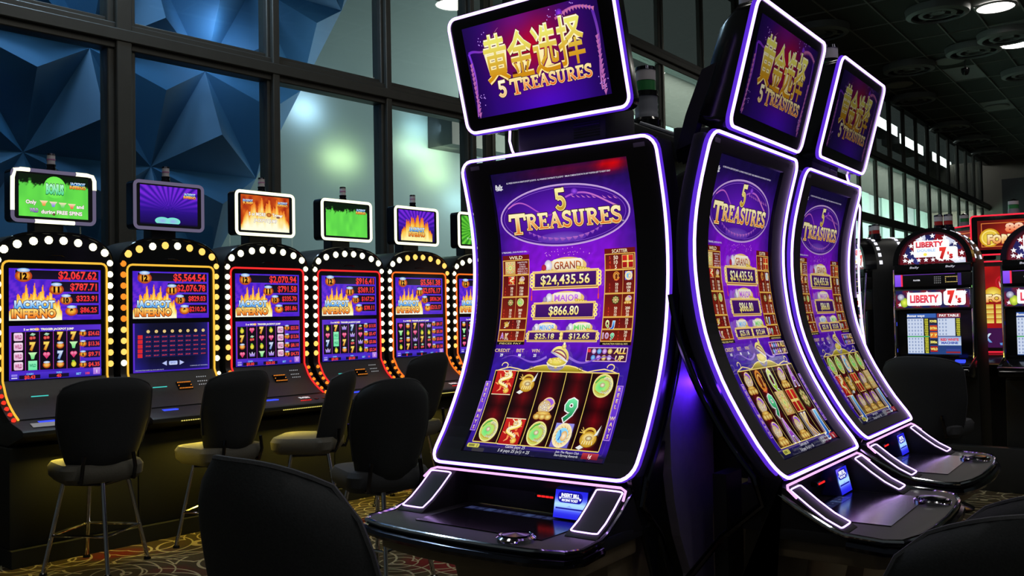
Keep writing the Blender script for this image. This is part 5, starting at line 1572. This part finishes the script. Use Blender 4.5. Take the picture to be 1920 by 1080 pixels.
    MB().lathe([(.026, tz + .072), (.026, tz + .080)], 0, .07, 14).build('lens_ring', M['pink_plastic'], tw, smooth=True)
    MB().lathe([(.024, tz + .080), (.024, tz + .104)], 0, .07, 14).build('upper_lens', M['white_plastic'], tw, smooth=True)
    MB().lathe([(.026, tz + .104), (.024, tz + .114), (.001, tz + .118)], 0, .07, 14).build('lens_cap', M['dark_chrome'], tw, smooth=True)
    return T
def bl_white(a, z, k): return 'bulb_cream' if z > -.15 else 'bulb_amber' if z > -.28 else 'bulb_orange'
def bl_mix(a, z, k): return 'bulb_cream' if z > -.1 else ('bulb_amber' if z > -.30 else 'bulb_red')
def bl_chase(a, z, k):
    if k < 8: return 'bulb_amber' if k in (0, 1, 3, 5, 6, 7) else 'bulb_cream'
    return 'bulb_amber' if (a > 0 and z > -.1) else ('bulb_orange' if z > .0 else 'bulb_amber' if z > -.22 else 'bulb_cream')
def bl_warm(a, z, k): return 'bulb_amber' if (k in (2, 3, 4, 5, 6, 7) or (a > 0 and z > .3)) else ('bulb_cream' if z > -.28 else 'bulb_orange')
R_ = dict(
    m1=dict(vals=('$2,067.62', '$787.71', '$323.91', '$86.25'), wins=('$24.62', '$13.36', '$9.71', '$4.35'), meters=('$0.43', '40', '100'), reels=('wcc77', 'w77bg', 'wgh8h', 'wGbbl'), rim='rim_amber', bulb=bl_mix, lit='part', top='bonus'),
    m2=dict(vals=('$5,564.54', '$2,076.78', '$829.03', '$210.26'), table=True, rim='rim_amber', bulb=bl_chase, lit='none', top='rays'),
    m3=dict(vals=('$2,070.94', '$791.58', '$335.70', '$81.86'), wins=('$25.50', '$13.36', '$8.10', '$4.73'), meters=('$0.00', '$20.05', '10'), reels=('lh7lw', '7chhw', 'bll8w', 'hxgxw'), rim='rim_red', bulb=bl_white, lit='all', top='fire'),
    m4=dict(vals=('$916.41', '$369.15', '$167.29', '$38.11'), wins=('$13.50', '$5.47', '$3.86', '$2.24'), meters=('$0.00', '$0.00', '10'), reels=('l7x8c', 'hGhxh', '8G7cx', 'xlb7l'), rim='rim_red', bulb=bl_white, lit='all', top='slime'),
    m5=dict(vals=('$5,561.38', '$2,076.17', '$836.24', '$213.17'), wins=('$9.17', '$5.30', '$3.80', '$1.50'), meters=('0', '0', '10'), reels=('hb7hx', 'glhll', 'cbx7c', 'l7cch'), rim='rim_orange', bulb=bl_warm, lit='all', top='purplefire'),
    m6=dict(vals=('$5,561.38', '$2,076.17', '$836.24', '$213.17'), wins=('$9.17', '$5.30', '$3.80', '$1.50'), meters=('0', '0', '10'), reels=('bc7hx', 'gxhll', 'c7x7c', 'hhcch'), rim='rim_orange', bulb=bl_white, lit='all', top='burst'),
)
GR = 'arched slot machines in the left-hand row'
arched_slot('arched slot machine showing $2,067.62 under a green bonus topper', R_['m1'], 0, GR)
arched_slot('arched slot machine showing $5,564.54 under an unlit-framed violet topper', R_['m2'], 1, GR)
arched_slot('arched slot machine with red rim showing $2,070.94 under an orange fire topper', R_['m3'], 2, GR)
arched_slot('arched slot machine with red rim showing $916.41 under a green slime topper', R_['m4'], 3, GR)
arched_slot('arched slot machine with orange rim under a violet topper with flames', R_['m5'], 4, GR)
arched_slot('arched slot machine half hidden behind the large curved machine', R_['m6'], 5, GR)
# paper slip on the first machine's deck
u, n = udir(ROWA), ndir(ROWA)
p = u * (2.44 - .20) + n * (ROWN - .36)
t = thing('paper_slip', 'white paper slip lying on the deck of the leftmost slot machine', 'paper', p.x, p.y, ROWA + 6, H - .5795)
MB().hexa([(-.085, -.03, -.006), (.085, -.03, -.006), (.085, .035, .010), (-.085, .035, .010)], [(-.085, -.03, -.003), (.085, -.03, -.003), (.085, .035, .013), (-.085, .035, .013)]).build('sheet', M['paper'], t)
# ------------------------------------------------------------------ stools and chairs
def bar_stool(label, x, y, heading, top, legs=True, group=None, bw=.47, seat_mat='seat_cloth', bh=.50, turn=0.0, round_=0.0):
    """x, y: centre of the backrest; heading: right-hand side of the sitter"""
    T = thing('bar_stool', label, 'stool', x, y, heading, 0, group)
    nx, nz, th = 16, 16, .068
    zt, zb_ = top, top - bh
    def back(u, v, side):
        hw = bw / 2 * (.74 + .26 * min(1, v * 1.9) ** .8) * (1 - round_ + round_ * (1 if v < .62 else math.sqrt(max(0, 1 - ((v - .62) / .40) ** 2)) * .42 + .58)) * (1 if v < .86 else math.sqrt(max(0, 1 - ((v - .86) / .16) ** 2)) * .2 + .8)
        xx = u * hw
        yy = .16 * (abs(u) ** 2.2) * .6 + .04 * (1 - v) * 1.5 + (.5 - v) * .06
        zz = zb_ + (zt - zb_) * v - .045 * abs(u) ** 3 * (1 if v > .5 else -.6) * (abs(v - .5) * 2)
        pinch = max(0.12, (1 - abs(u) ** 6)) * max(.15, 1 - (abs(v - .5) * 2) ** 8)
        return (xx, yy + side * th / 2 * pinch, zz)
    rows_b = [[back(-1 + 2 * i / nx, j / nz, -1) for i in range(nx + 1)] for j in range(nz + 1)]
    rows_f = [[back(1 - 2 * i / nx, j / nz, 1) for i in range(nx + 1)] for j in range(nz + 1)]
    sh = MB().sheet(rows_b).sheet(rows_f)
    k = (nx + 1)
    ob, of = 0, (nz + 1) * k
    for j in range(nz):
        sh.f.append((ob + j * k, ob + (j + 1) * k, of + (j + 1) * k + nx, of + j * k + nx))
        sh.f.append((ob + j * k + nx, of + j * k, of + (j + 1) * k, ob + (j + 1) * k + nx))
    for i in range(nx):
        sh.f.append((ob + i, of + nx - i, of + nx - i - 1, ob + i + 1))
        a, b = ob + nz * k + i, of + nz * k + nx - i
        sh.f.append((a, a + 1, b - 1, b))
    sh.build('backrest', M['cushion_back'], T, smooth=True)
    ed = [back(-1, j / 10, 0) for j in range(2, 11)] + [back(-1 + 2 * i / 14, 1, 0) for i in range(1, 14)] + [back(1, j / 10, 0) for j in range(10, 1, -1)]
    MB().tube(ed, .006, n=6).build('piping', M['cushion'], T, smooth=True)
    zs = .60
    sc = .27
    pr = rrect(-.22, .22, sc - .20, sc + .22, .10, 5, .2)
    v, f = [], []
    for (g, z) in ((.88, zs - .10), (1.0, zs - .07), (1.02, zs - .02), (.95, zs + .005), (.6, zs + .012)):
        v += [(a * g, sc + (b - sc) * g, z) for a, b in pr]
    kk = len(pr)
    for r_ in range(4):
        f += [(r_ * kk + i, r_ * kk + (i + 1) % kk, (r_ + 1) * kk + (i + 1) % kk, (r_ + 1) * kk + i) for i in range(kk)]
    f += [tuple(range(kk - 1, -1, -1)), tuple(range(4 * kk, 5 * kk))]
    MB().raw(v, f).build('seat', M[seat_mat], T, smooth=True)
    for s in (-1, 1):
        MB().tube([(s * .14, .20, zs - .09), (s * .14, .06, zs - .085), (s * .14, .035, zs - .02), (s * .13, .035, max(zs + .06, zb_ + .08))], .011, n=8).build('back_bracket', M['dark_chrome'], T, smooth=True)
    if legs == 'pedestal':
        MB().lathe([(.24, 0), (.24, .012), (.20, .03), (.05, .055), (.035, .08), (.035, zs - .10)], 0, sc, 24).build('pedestal', M['dark_chrome'], T, smooth=True)
        MB().tube([(.19 * math.cos(RAD(a)), sc + .19 * math.sin(RAD(a)), .24) for a in range(0, 360, 15)], .009, True, 8).build('foot_ring', M['chrome'], T, smooth=True)
        for a in (45, 135, 225, 315):
            MB().tube([(.03 * math.cos(RAD(a)), sc + .03 * math.sin(RAD(a)), .24), (.19 * math.cos(RAD(a)), sc + .19 * math.sin(RAD(a)), .24)], .006, n=6).build('ring_spoke', M['dark_chrome'], T)
    else:
        c, s_ = math.cos(RAD(turn)), math.sin(RAD(turn))
        def rt(a, b): return (a * c - b * s_, sc + a * s_ + b * c)
        top_c = [(-.12, -.12), (.12, -.12), (.12, .12), (-.12, .12)]
        bot_c = [(-.195, -.195), (.195, -.195), (.195, .195), (-.195, .195)]
        hub = MB().tube([(*rt(*q), zs - .115) for q in top_c], .008, True, 6).build('under_frame', M['dark_chrome'], T)
        mid = []
        for (a, b) in zip(top_c, bot_c):
            L_ = MB().tube([(*rt(*a), zs - .105), (*rt(*b), .012)], .0125, n=10).build('leg', M['chrome'], T, smooth=True)
            MB().lathe([(.022, 0), (.020, .010), (.013, .016)], *rt(*b), 12).build('glide', M['black_gloss'], L_)
            mid.append((a[0] + (b[0] - a[0]) * .62, a[1] + (b[1] - a[1]) * .62))
        for k in range(4):
            MB().tube([(*rt(*mid[k]), .21), (*rt(*mid[(k + 1) % 4]), .21)], .0085, n=8).build('foot_bar', M['chrome'], T, smooth=True)
    return T
def row_at(along, n):
    p = udir(ROWA) * along + ndir(ROWA) * n
    return p.x, p.y
GS = 'stools along the left-hand row'
x, y = row_at(1.58, 5.10); bar_stool('dark stool whose yellow-lit seat edge shows at the left margin', x, y, ROWA + 4, 1.07, group=GS)
x, y = row_at(2.355, 5.04); bar_stool('dark stool on four splayed chrome legs before the machine showing $2,067.62', x, y, ROWA + 8, 1.08, group=GS, bw=.50, turn=40)
x, y = row_at(3.187, 5.02); bar_stool('dark stool before the machine showing $5,564.54, its yellow-lit seat to the left', x, y, ROWA - 4, 1.075, group=GS, turn=28)
x, y = row_at(3.94, 4.97); bar_stool('dark stool turned sideways before the red-rimmed machine showing $2,070.94', x, y, ROWA - 38, 1.03, group=GS, bw=.44, turn=15)
x, y = row_at(4.76, 4.98); bar_stool('dark stool with rounded back before the machine showing $916.41', x, y, ROWA - 10, 1.115, group=GS, turn=20)
bar_stool('bluish black stool standing free just left of the large curved machine', -.585, 4.66, 62, 1.075, group='stools by the curved machines', bw=.42, seat_mat='cushion', bh=.54, turn=30, round_=.6)
bar_stool('black padded chair back close to the viewer, turned to the large curved machine', -.465, 1.60, 127.7 + 2, 1.145, group='stools by the curved machines', bw=.46, seat_mat='cushion', bh=.62, turn=45, round_=.9)
bar_stool('black padded stool in the lower right corner, nearest of the two there', .92, 1.62, 86, 1.02, group='stools by the curved machines', bw=.52, seat_mat='cushion', bh=.52, legs='pedestal', round_=.8)
bar_stool('black padded stool in the lower right corner, behind the nearest one there', 1.31, 2.2, 84, .94, group='stools by the curved machines', bw=.50, seat_mat='cushion', bh=.50, legs='pedestal', round_=.8)

# ------------------------------------------------------------------ domed three-reel machines on the right
def dome_art(A, hw, z0, zt):
    pts = [(-hw, z0)] + [(-hw * math.cos(RAD(a)), z0 + (zt - z0) * math.sin(RAD(a)) ** .9) for a in range(0, 181, 6)] + [(hw, z0)]
    A.poly(pts, (40, 14, 24), (96, 20, 30)).up()
    def inside(x, z): return abs(x) < hw and z < z0 + (zt - z0) * max(0, 1 - (x / hw) ** 2) ** .5
    for k in range(9):                      # waving stripes
        a = RAD(14 + 19 * k)
        P = [(r * hw * math.cos(a + .25 * math.sin(r * 5)) * .95, z0 + r * (zt - z0) * math.sin(a + .25 * math.sin(r * 5)) * .95) for r in np.linspace(.45, .98, 9)]
        A.line(P, [.055 * (.5 + t) for t in np.linspace(0, 1, 9)], ((235, 235, 245), (160, 24, 34), (50, 50, 120))[k % 3], ((200, 205, 225), (110, 14, 24), (30, 30, 80))[k % 3])
    A.up()
    for k in range(15):
        a = RAD(8 + 11.8 * k); r = .88 if k % 2 else .72
        star(A, r * hw * math.cos(a), z0 + r * (zt - z0) * math.sin(a), .022, (250, 250, 255))
    A.up()
    for k in range(9):
        star(A, -hw * .85 + hw * .21 * k, z0 + .03, .020, (245, 245, 255))
    A.up()
def star(A, x, z, r, c):
    P = []
    for k in range(10):
        a = RAD(90 + 36 * k); q = r if k % 2 == 0 else r * .42
        P.append((x + q * math.cos(a), z + q * math.sin(a)))
    A.poly(P, c)
def sevens(A, x, z, w, h):
    A.text("7", x, z + h * .1, h * 1.25, (236, 60, 50), (170, 20, 30), w=w * .42, bold=.10, outline=(255, 255, 255), ow=.10).up()
    A.text("'s", x + w * .40, z - h * .22, h * .8, (236, 70, 60), (170, 20, 30), w=w * .32, bold=.05, outline=(255, 255, 255), ow=.07).up()
def domed_slot(label, x, y, heading, group=None):
    S = .85
    T = thing('slot_machine', label, 'slot machine', x, y, heading, 0, group)
    def hz(z): return H + z * S
    hw = .295 * S
    out = [(-.36 * S, 0)] + [(-.34 * S * math.cos(RAD(a)), hz(.36 + .37 * math.sin(RAD(a)) ** .9)) for a in range(0, 181, 9)] + [(.36 * S, 0)]
    MB().prism_y(out, .02, .42).build('cabinet', M['black_satin'], T, bevel=.012)
    bt = 0.045
    v, f = [], []
    arcp = [(-1 * math.cos(RAD(a)), math.sin(RAD(a)) ** .9) for a in range(0, 181, 6)]
    o = MB()
    for (a0, b0), (a1, b1) in zip(arcp[:-1], arcp[1:]):
        o.hexa([(a0 * hw, -.04, hz(.41 + .29 * b0)), (a0 * .345 * S, -.04, hz(.40 + .335 * b0)), (a0 * .345 * S, .06, hz(.40 + .335 * b0)), (a0 * hw, .06, hz(.41 + .29 * b0))],
               [(a1 * hw, -.04, hz(.41 + .29 * b1)), (a1 * .345 * S, -.04, hz(.40 + .335 * b1)), (a1 * .345 * S, .06, hz(.40 + .335 * b1)), (a1 * hw, .06, hz(.41 + .29 * b1))])
    o.build('arch_band', M['black_gloss'], T)
    for k in range(13):
        a = RAD(14 + 12.6 * k)
        for yy in (.10, .30):
            st = MB().box(-.016, .016, yy - .012, yy + .012, -.004, .004).build('stud', M['stud'], T)
            st.location = (.345 * S * math.cos(a) * 1.0, 0, hz(.36 + .375 * math.sin(a) ** .9)); st.rotation_euler = (0, RAD(90) - a, 0)
    fm = lambda a, b, lift: np.stack([a, np.full(len(a), .012) - lift, b], 1)
    A = Art(fm, cell=9)
    dome_art(A, hw, hz(.41), hz(.70))
    A.poly(rrect(-.17 * S, .14 * S, hz(.47), hz(.625), .012, 3, 9), (255, 255, 255), (244, 246, 255)).up()
    A.text('LIBERTY', -.03 * S, hz(.588), .048 * S, (236, 60, 70), (190, 40, 60), w=.24 * S, bold=.05).up()
    A.text('DOUBLE', -.06 * S, hz(.535), .026 * S, (190, 215, 250), (150, 190, 235), w=.16 * S, bold=.03)
    A.ell(-.07 * S, hz(.495), .014, .012, (250, 230, 90)).up()
    A.poly(rrect(.02 * S, .21 * S, hz(.44), hz(.56), .02, 3, 9), (255, 255, 255)).up()
    sevens(A, .085 * S, hz(.495), .15 * S, .070 * S)
    A.build('dome_glass', screen_mat(1.1), T)
    MB().box(-.33 * S, .33 * S, -.05, .02, hz(.325), hz(.405)).build('speaker_bar', M['black_gloss'], T, bevel=.006)
    B = Art(lambda a, b, lift: np.stack([a, np.full(len(a), -.052) - lift, b], 1), cell=9)
    B.text('Bally', -.15 * S, hz(.375), .018 * S, (200, 200, 215), w=.08 * S, slant=.2, bold=.02); B.text('Bally', .16 * S, hz(.375), .018 * S, (200, 200, 215), w=.08 * S, slant=.2, bold=.02)
    B.build('maker_lettering', screen_mat(.8, False), T)
    pb = MB().box(-.33 * S, .33 * S, -.06, .02, hz(.195), hz(.315)).build('player_bar', M['black_panel'], T, bevel=.006)
    C = Art(lambda a, b, lift: np.stack([a, np.full(len(a), -.0615) - lift, b], 1), cell=9)
    C.rect(-.325 * S, -.27 * S, hz(.20), hz(.31), (120, 70, 230), (150, 90, 250)); C.rect(.22 * S, .25 * S, hz(.20), hz(.31), (60, 40, 120))
    C.rect(-.27 * S, -.255 * S, hz(.20), hz(.31), (250, 50, 80)); C.rect(-.25 * S, .2 * S, hz(.305), hz(.309), (120, 60, 190)).up()
    C.text('PLAYER', -.13 * S, hz(.255), .012 * S, (230, 230, 240), w=.06 * S, bold=.04)
    for r_ in range(4):
        for k in range(4):
            C.rect((.02 + .016 * k) * S, (.03 + .016 * k) * S, hz(.222 + .018 * r_), hz(.230 + .018 * r_), (120, 120, 120))
    for k in range(9):
        for zz in (.228, .244, .260, .276):
            if zz in (.228, .276) or k in (0, 8): C.rect((.115 + .012 * k) * S, (.121 + .012 * k) * S, hz(zz), hz(zz + .007), (250, 220, 130))
    C.build('player_display', screen_mat(1.0, False), pb)
    be = MB().box(-.33 * S, .33 * S, -.075, .02, hz(-.015), hz(.175)).build('belt_panel', M['chrome'], T, bevel=.008)
    D = Art(lambda a, b, lift: np.stack([a, np.full(len(a), -.0765) - lift, b], 1), cell=9)
    D.grid(-.315 * S, .315 * S, hz(.0), hz(.16), 24, 6, lambda u, v: mixc((30, 30, 80), (110, 24, 36), np.clip(np.sin(u * 26 + v * 4) * 2, 0, 1))).up()
    for k in range(8): star(D, (-.28 + .08 * k) * S, hz(.135 if k % 2 else .03), .018, (240, 240, 250))
    D.up()
    D.ell(-.24 * S, hz(.05), .035 * S, .045 * S, (226, 240, 90), (130, 160, 30)); D.ell(-.27 * S, hz(.10), .03 * S, .03 * S, (210, 210, 225), (120, 120, 150)).up()
    D.poly(rrect(-.215 * S, .085 * S, hz(.02), hz(.14), .014, 3, 9), (255, 255, 255)).up()
    D.text('LIBERTY', -.065 * S, hz(.082), .066 * S, (240, 70, 80), (200, 60, 90), w=.25 * S, bold=.05).up()
    D.poly(rrect(.10 * S, .285 * S, hz(.02), hz(.15), .02, 3, 9), (255, 250, 250)).up()
    sevens(D, .165 * S, hz(.088), .15 * S, .075 * S)
    D.build('belt_glass', screen_mat(1.15), be)
    bz = MB().box(-.33 * S, .33 * S, -.03, .02, hz(-.47), hz(-.02)).build('reel_bezel', M['black_gloss'], T, bevel=.01)
    E_ = Art(lambda a, b, lift: np.stack([a, np.full(len(a), -.0315) - lift, b], 1), cell=9)
    x0, x1, z0, z1 = -.235 * S, .225 * S, hz(-.43), hz(-.055)
    def q(u): return x0 + u * (x1 - x0)
    def qz(v): return z0 + v * (z1 - z0)
    E_.rect(x0, x1, z0, z1, (40, 70, 130), (30, 40, 90)).up()
    E_.rect(q(0), q(.55), qz(.90), qz(1), (60, 100, 180)); E_.rect(q(.57), q(1), qz(.90), qz(1), (150, 60, 70)).up()
    E_.text('Bonus ways', q(.17), qz(.95), .018, (255, 255, 255), w=.13, slant=.2, bold=.03); E_.text('PAY TABLE', q(.79), qz(.95), .018, (255, 255, 255), w=.14, bold=.03)
    for (a, b, c, d, nn) in ((0, .31, .45, .88, 5), (0, .31, .02, .42, 5), (.58, .90, .45, .88, 5)):
        E_.rect(q(a), q(b), qz(c), qz(d), (206, 218, 240)).up()
        for r_ in range(nn):
            for k in range(5 if a == 0 else 3):
                E_.ell(q(a + .035 + .058 * k), qz(c + (d - c) * (r_ + .5) / nn), .007, .010, (90, 110, 160), (190, 205, 235), n=8)
        E_.up()
        E_.rect(q(b), q(b + .11), qz(c), qz(d), (24, 24, 20)).up()
        for r_ in range(nn * 2):
            E_.text(str((2000, 1000, 500, 400, 250, 200, 150, 100, 60, 40)[r_]), q(b + .055), qz(c + (d - c) * (1 - (r_ + .5) / (nn * 2))), .009, (240, 236, 70), w=.026, bold=.04)
        E_.up()
    E_.rect(q(0), q(.42), qz(.425), qz(.44), (90, 220, 90))
    for k, (s, c) in enumerate((('POWER', (40, 40, 60)), ('EXTRA', (200, 60, 30)), ('7 7', (230, 120, 40)), ('500x', (40, 40, 50)), ('WILD', (170, 30, 30)))):
        E_.rect(q(.43), q(.565), qz(.74 - .17 * k), qz(.88 - .17 * k), c).up()
        E_.text(s, q(.4975), qz(.81 - .17 * k), .018, (250, 236, 120), w=.052, bold=.05).up()
    E_.rect(q(.58), q(1), qz(.22), qz(.43), (210, 225, 245), (150, 170, 220)).up()
    E_.text('RED WHITE', q(.79), qz(.36), .018, (226, 60, 70), w=.13, bold=.05); E_.text('MACHINE', q(.79), qz(.28), .016, (60, 80, 180), w=.12, bold=.05)
    for k in range(3): E_.rect(q(.72), q(.98), qz(.03 + .06 * k), qz(.07 + .06 * k), ((150, 40, 50), (60, 70, 150), (40, 60, 130))[k])
    E_.build('pay_screen', screen_mat(.95), bz)
    for s in (-1, 1):
        MB().tube([(s * .335 * S, -.05, hz(-.48)), (s * .335 * S, -.055, hz(-.02)), (s * .338 * S, -.03, hz(.36))], .010, n=8).build('chrome_edge', M['chrome'], T, smooth=True)
    MB().prism_x([(-.02, hz(-.46)), (-.26, hz(-.53)), (-.29, hz(-.56)), (-.26, hz(-.61)), (0, hz(-.66)), (.03, hz(-.5))], -.345 * S, .345 * S).build('button_deck', M['black_gloss'], T, bevel=.012)
    MB().tube([(-.34 * S, -.03, hz(-.45)), (-.345 * S, -.27, hz(-.525)), (.345 * S, -.27, hz(-.525)), (.34 * S, -.03, hz(-.45))], .009, n=8).build('deck_trim', M['chrome'], T, smooth=True)
    MB().box(.20 * S, .28 * S, -.16, -.12, hz(-.50), hz(-.47)).build('bill_slot', M['dot_blue'], T, bevel=.004)
    for zz in (-.15, -.40):
        MB().box(-.352 * S, -.335 * S, -.01, .01, hz(zz) - .015, hz(zz) + .015).build('side_lamp', M['dot_blue'], T, bevel=.004)
    for cx in (.02, .105):
        zt = hz(.735)
        tw = MB().lathe([(.045, zt - .02), (.045, zt + .008), (.036, zt + .012), (.036, zt + .03)], cx * S, .14, 16).build('tower_light', M['dark_chrome'], T, smooth=True)
        MB().lathe([(.033, zt + .03), (.033, zt + .06)], cx * S, .14, 16).build('red_lens', M['red_plastic'], tw, smooth=True)
        MB().lathe([(.033, zt + .062), (.033, zt + .10)], cx * S, .14, 16).build('white_lens', M['white_plastic'], tw, smooth=True)
        MB().lathe([(.035, zt + .10), (.033, zt + .112), (.001, zt + .118)], cx * S, .14, 16).build('lens_cap', M['dark_chrome'], tw, smooth=True)
    return T
GD = 'domed slot machines on the right'
DX, DY = 3.905 * .85, 8.575 * .85
du = udir(127.7)
domed_slot('domed slot machine with star-spangled top and two red-and-white tower lights', DX, DY, 127.7, GD)
domed_slot('domed slot machine cut by the right edge of the picture', DX + du.x * .775, DY + du.y * .775, 127.7, GD)
domed_slot('domed slot machine seen from its dark rounded flank behind the curved machines', 3.06, 8.2, 180, GD)

# red machines farther back
def red_slot(label, x, y, heading, full=True, group=None):
    T = thing('slot_machine', label, 'slot machine', x, y, heading, 0, group)
    MB().box(-.34, .34, .02, .45, 0, H + .42).build('cabinet', M['black_satin'], T, bevel=.02)
    mq = MB().box(-.36, .36, -.06, .10, H + .47, H + .84).build('marquee', M['black_gloss'], T, bevel=.02)
    MB().tube([(a, -.062, z) for a, z in rrect(-.355, .355, H + .475, H + .835, .03, 4, .3)], .0065, True).build('light_rim', M['led_red'], mq, smooth=True)
    A = Art(lambda a, b, lift: np.stack([a, np.full(len(a), -.0615) - lift, b], 1), cell=9)
    A.grid(-.30, .30, H + .52, H + .79, 12, 8, lambda u, v: mixc((190, 46, 26), (90, 14, 12), np.abs(u - .5) * 1.6 + np.abs(v - .5))).up()
    A.frame(-.27, .27, H + .545, H + .765, .006, (226, 130, 60)).up()
    for s in (-1, 1):
        A.ell(s * .20, H + .63, .085, .085, (255, 240, 90), (206, 150, 20)).up().ring(s * .20, H + .63, .07, .07, .012, (250, 226, 120)).up()
        A.rect(s * .20 - .018, s * .20 + .018, H + .612, H + .648, (190, 130, 20)).up()
    A.text('88', 0, H + .715, .075, (255, 220, 190), (236, 110, 60), w=.15, bold=.05, outline=(130, 20, 20), ow=.05).up()
    A.text('FORTUNES', .0, H + .615, .075, (255, 244, 190), (236, 150, 70), w=.44, bold=.06, outline=(110, 14, 14), ow=.05).up()
    A.build('marquee_screen', screen_mat(1.0), mq)
    MB().box(-.08, .08, .0, .08, H + .40, H + .50).build('neck', M['dark_grey'], T)
    MB().tube([(a, .015, z) for a, z in rrect(-.345, .345, H - .42, H + .415, .03, 4, .3)], .006, True).build('panel_rim', M['led_red'], T, smooth=True)
    B = Art(lambda a, b, lift: np.stack([a, np.full(len(a), .018) - lift, b], 1), cell=9)
    B.grid(-.31, .31, H - .38, H + .37, 16, 16, lambda u, v: mixc((200, 30, 26), (130, 14, 18), vnoise(u, v, 7, 3))).up()
    B.ell(.0, H + .22, .14, .15, (250, 240, 240), (240, 190, 190)).up(); 
    for k in range(9): B.ring(-.12 + .03 * k, H + .22 + .03 * math.sin(k), .05, .06, .012, (190, 24, 40), n=12)
    B.up()
    for s in (-1, 0, 1):
        B.ell(s * .19, H + .11, .075, .07, (255, 240, 110), (206, 150, 20))
    B.up(); B.text('FORTUNES', 0, H + .075, .065, (255, 246, 190), (236, 150, 70), w=.50, bold=.06, outline=(110, 14, 14), ow=.05).up()
    for s in range(5):
        for r_ in range(4):
            B.rect(-.29 + .118 * s, -.19 + .118 * s, H - .02 - .045 * r_, H + .02 - .045 * r_, (236, 220, 110), (206, 150, 50))
    B.up(); B.rect(-.31, .31, H - .38, H - .20, (60, 20, 70)).up()
    for k, ch in enumerate('KJQA9'):
        B.text(ch, -.24 + .12 * k, H - .29, .075, (226, 240, 250), (90, 140, 210), w=.06, bold=.05)
    B.build('main_screen', screen_mat(1.0), T)
    MB().prism_x([(.0, H - .43), (-.26, H - .52), (-.26, H - .57), (.0, H - .64)], -.345, .345).build('button_deck', M['black_gloss'], T, bevel=.01)
    tz = H + .84
    tw = MB().lathe([(.05, tz - .01), (.045, tz + .05)], 0, .02, 16).build('tower_light', M['grey_plastic'], T, smooth=True)
    MB().lathe([(.044, tz + .05), (.044, tz + .085)], 0, .02, 16).build('green_lens', M['green_plastic'], tw, smooth=True)
    MB().lathe([(.044, tz + .088), (.044, tz + .12)], 0, .02, 16).build('white_lens', M['white_plastic'], tw, smooth=True)
    MB().lathe([(.045, tz + .12), (.001, tz + .145)], 0, .02, 16).build('lens_cap', M['dark_chrome'], tw, smooth=True)
    return T
red_slot('slot machine with a red-rimmed marquee and gold coins, behind the domed machines', 4.60, 8.45, 118, group='red slot machines at the back')
red_slot('red-rimmed slot machine seen edge-on left of the red marquee', 4.74, 9.7, 168, group='red slot machines at the back')
# long low base under the far machines, and chairs in front of them
t = thing('machine_bench', 'long dark base running under the domed slot machines', 'bench', DX + du.x * .5, DY + du.y * .5, 127.7)
MB().box(-.7, 1.9, -.12, -.045, 0, .33).build('bench_front', M['black_satin'], t, bevel=.01)
bar_stool('black chair with tall square back in front of the domed machine with two tower lights', 2.73, 6.26, 132, 1.05, legs='pedestal', group='chairs by the domed machines', bw=.53, bh=.60, seat_mat='cushion')
bar_stool('black chair cut by the right edge, in front of the second domed machine', 3.16, 5.22, 128, 1.21, legs='pedestal', group='chairs by the domed machines', bw=.52, bh=.60, seat_mat='cushion')
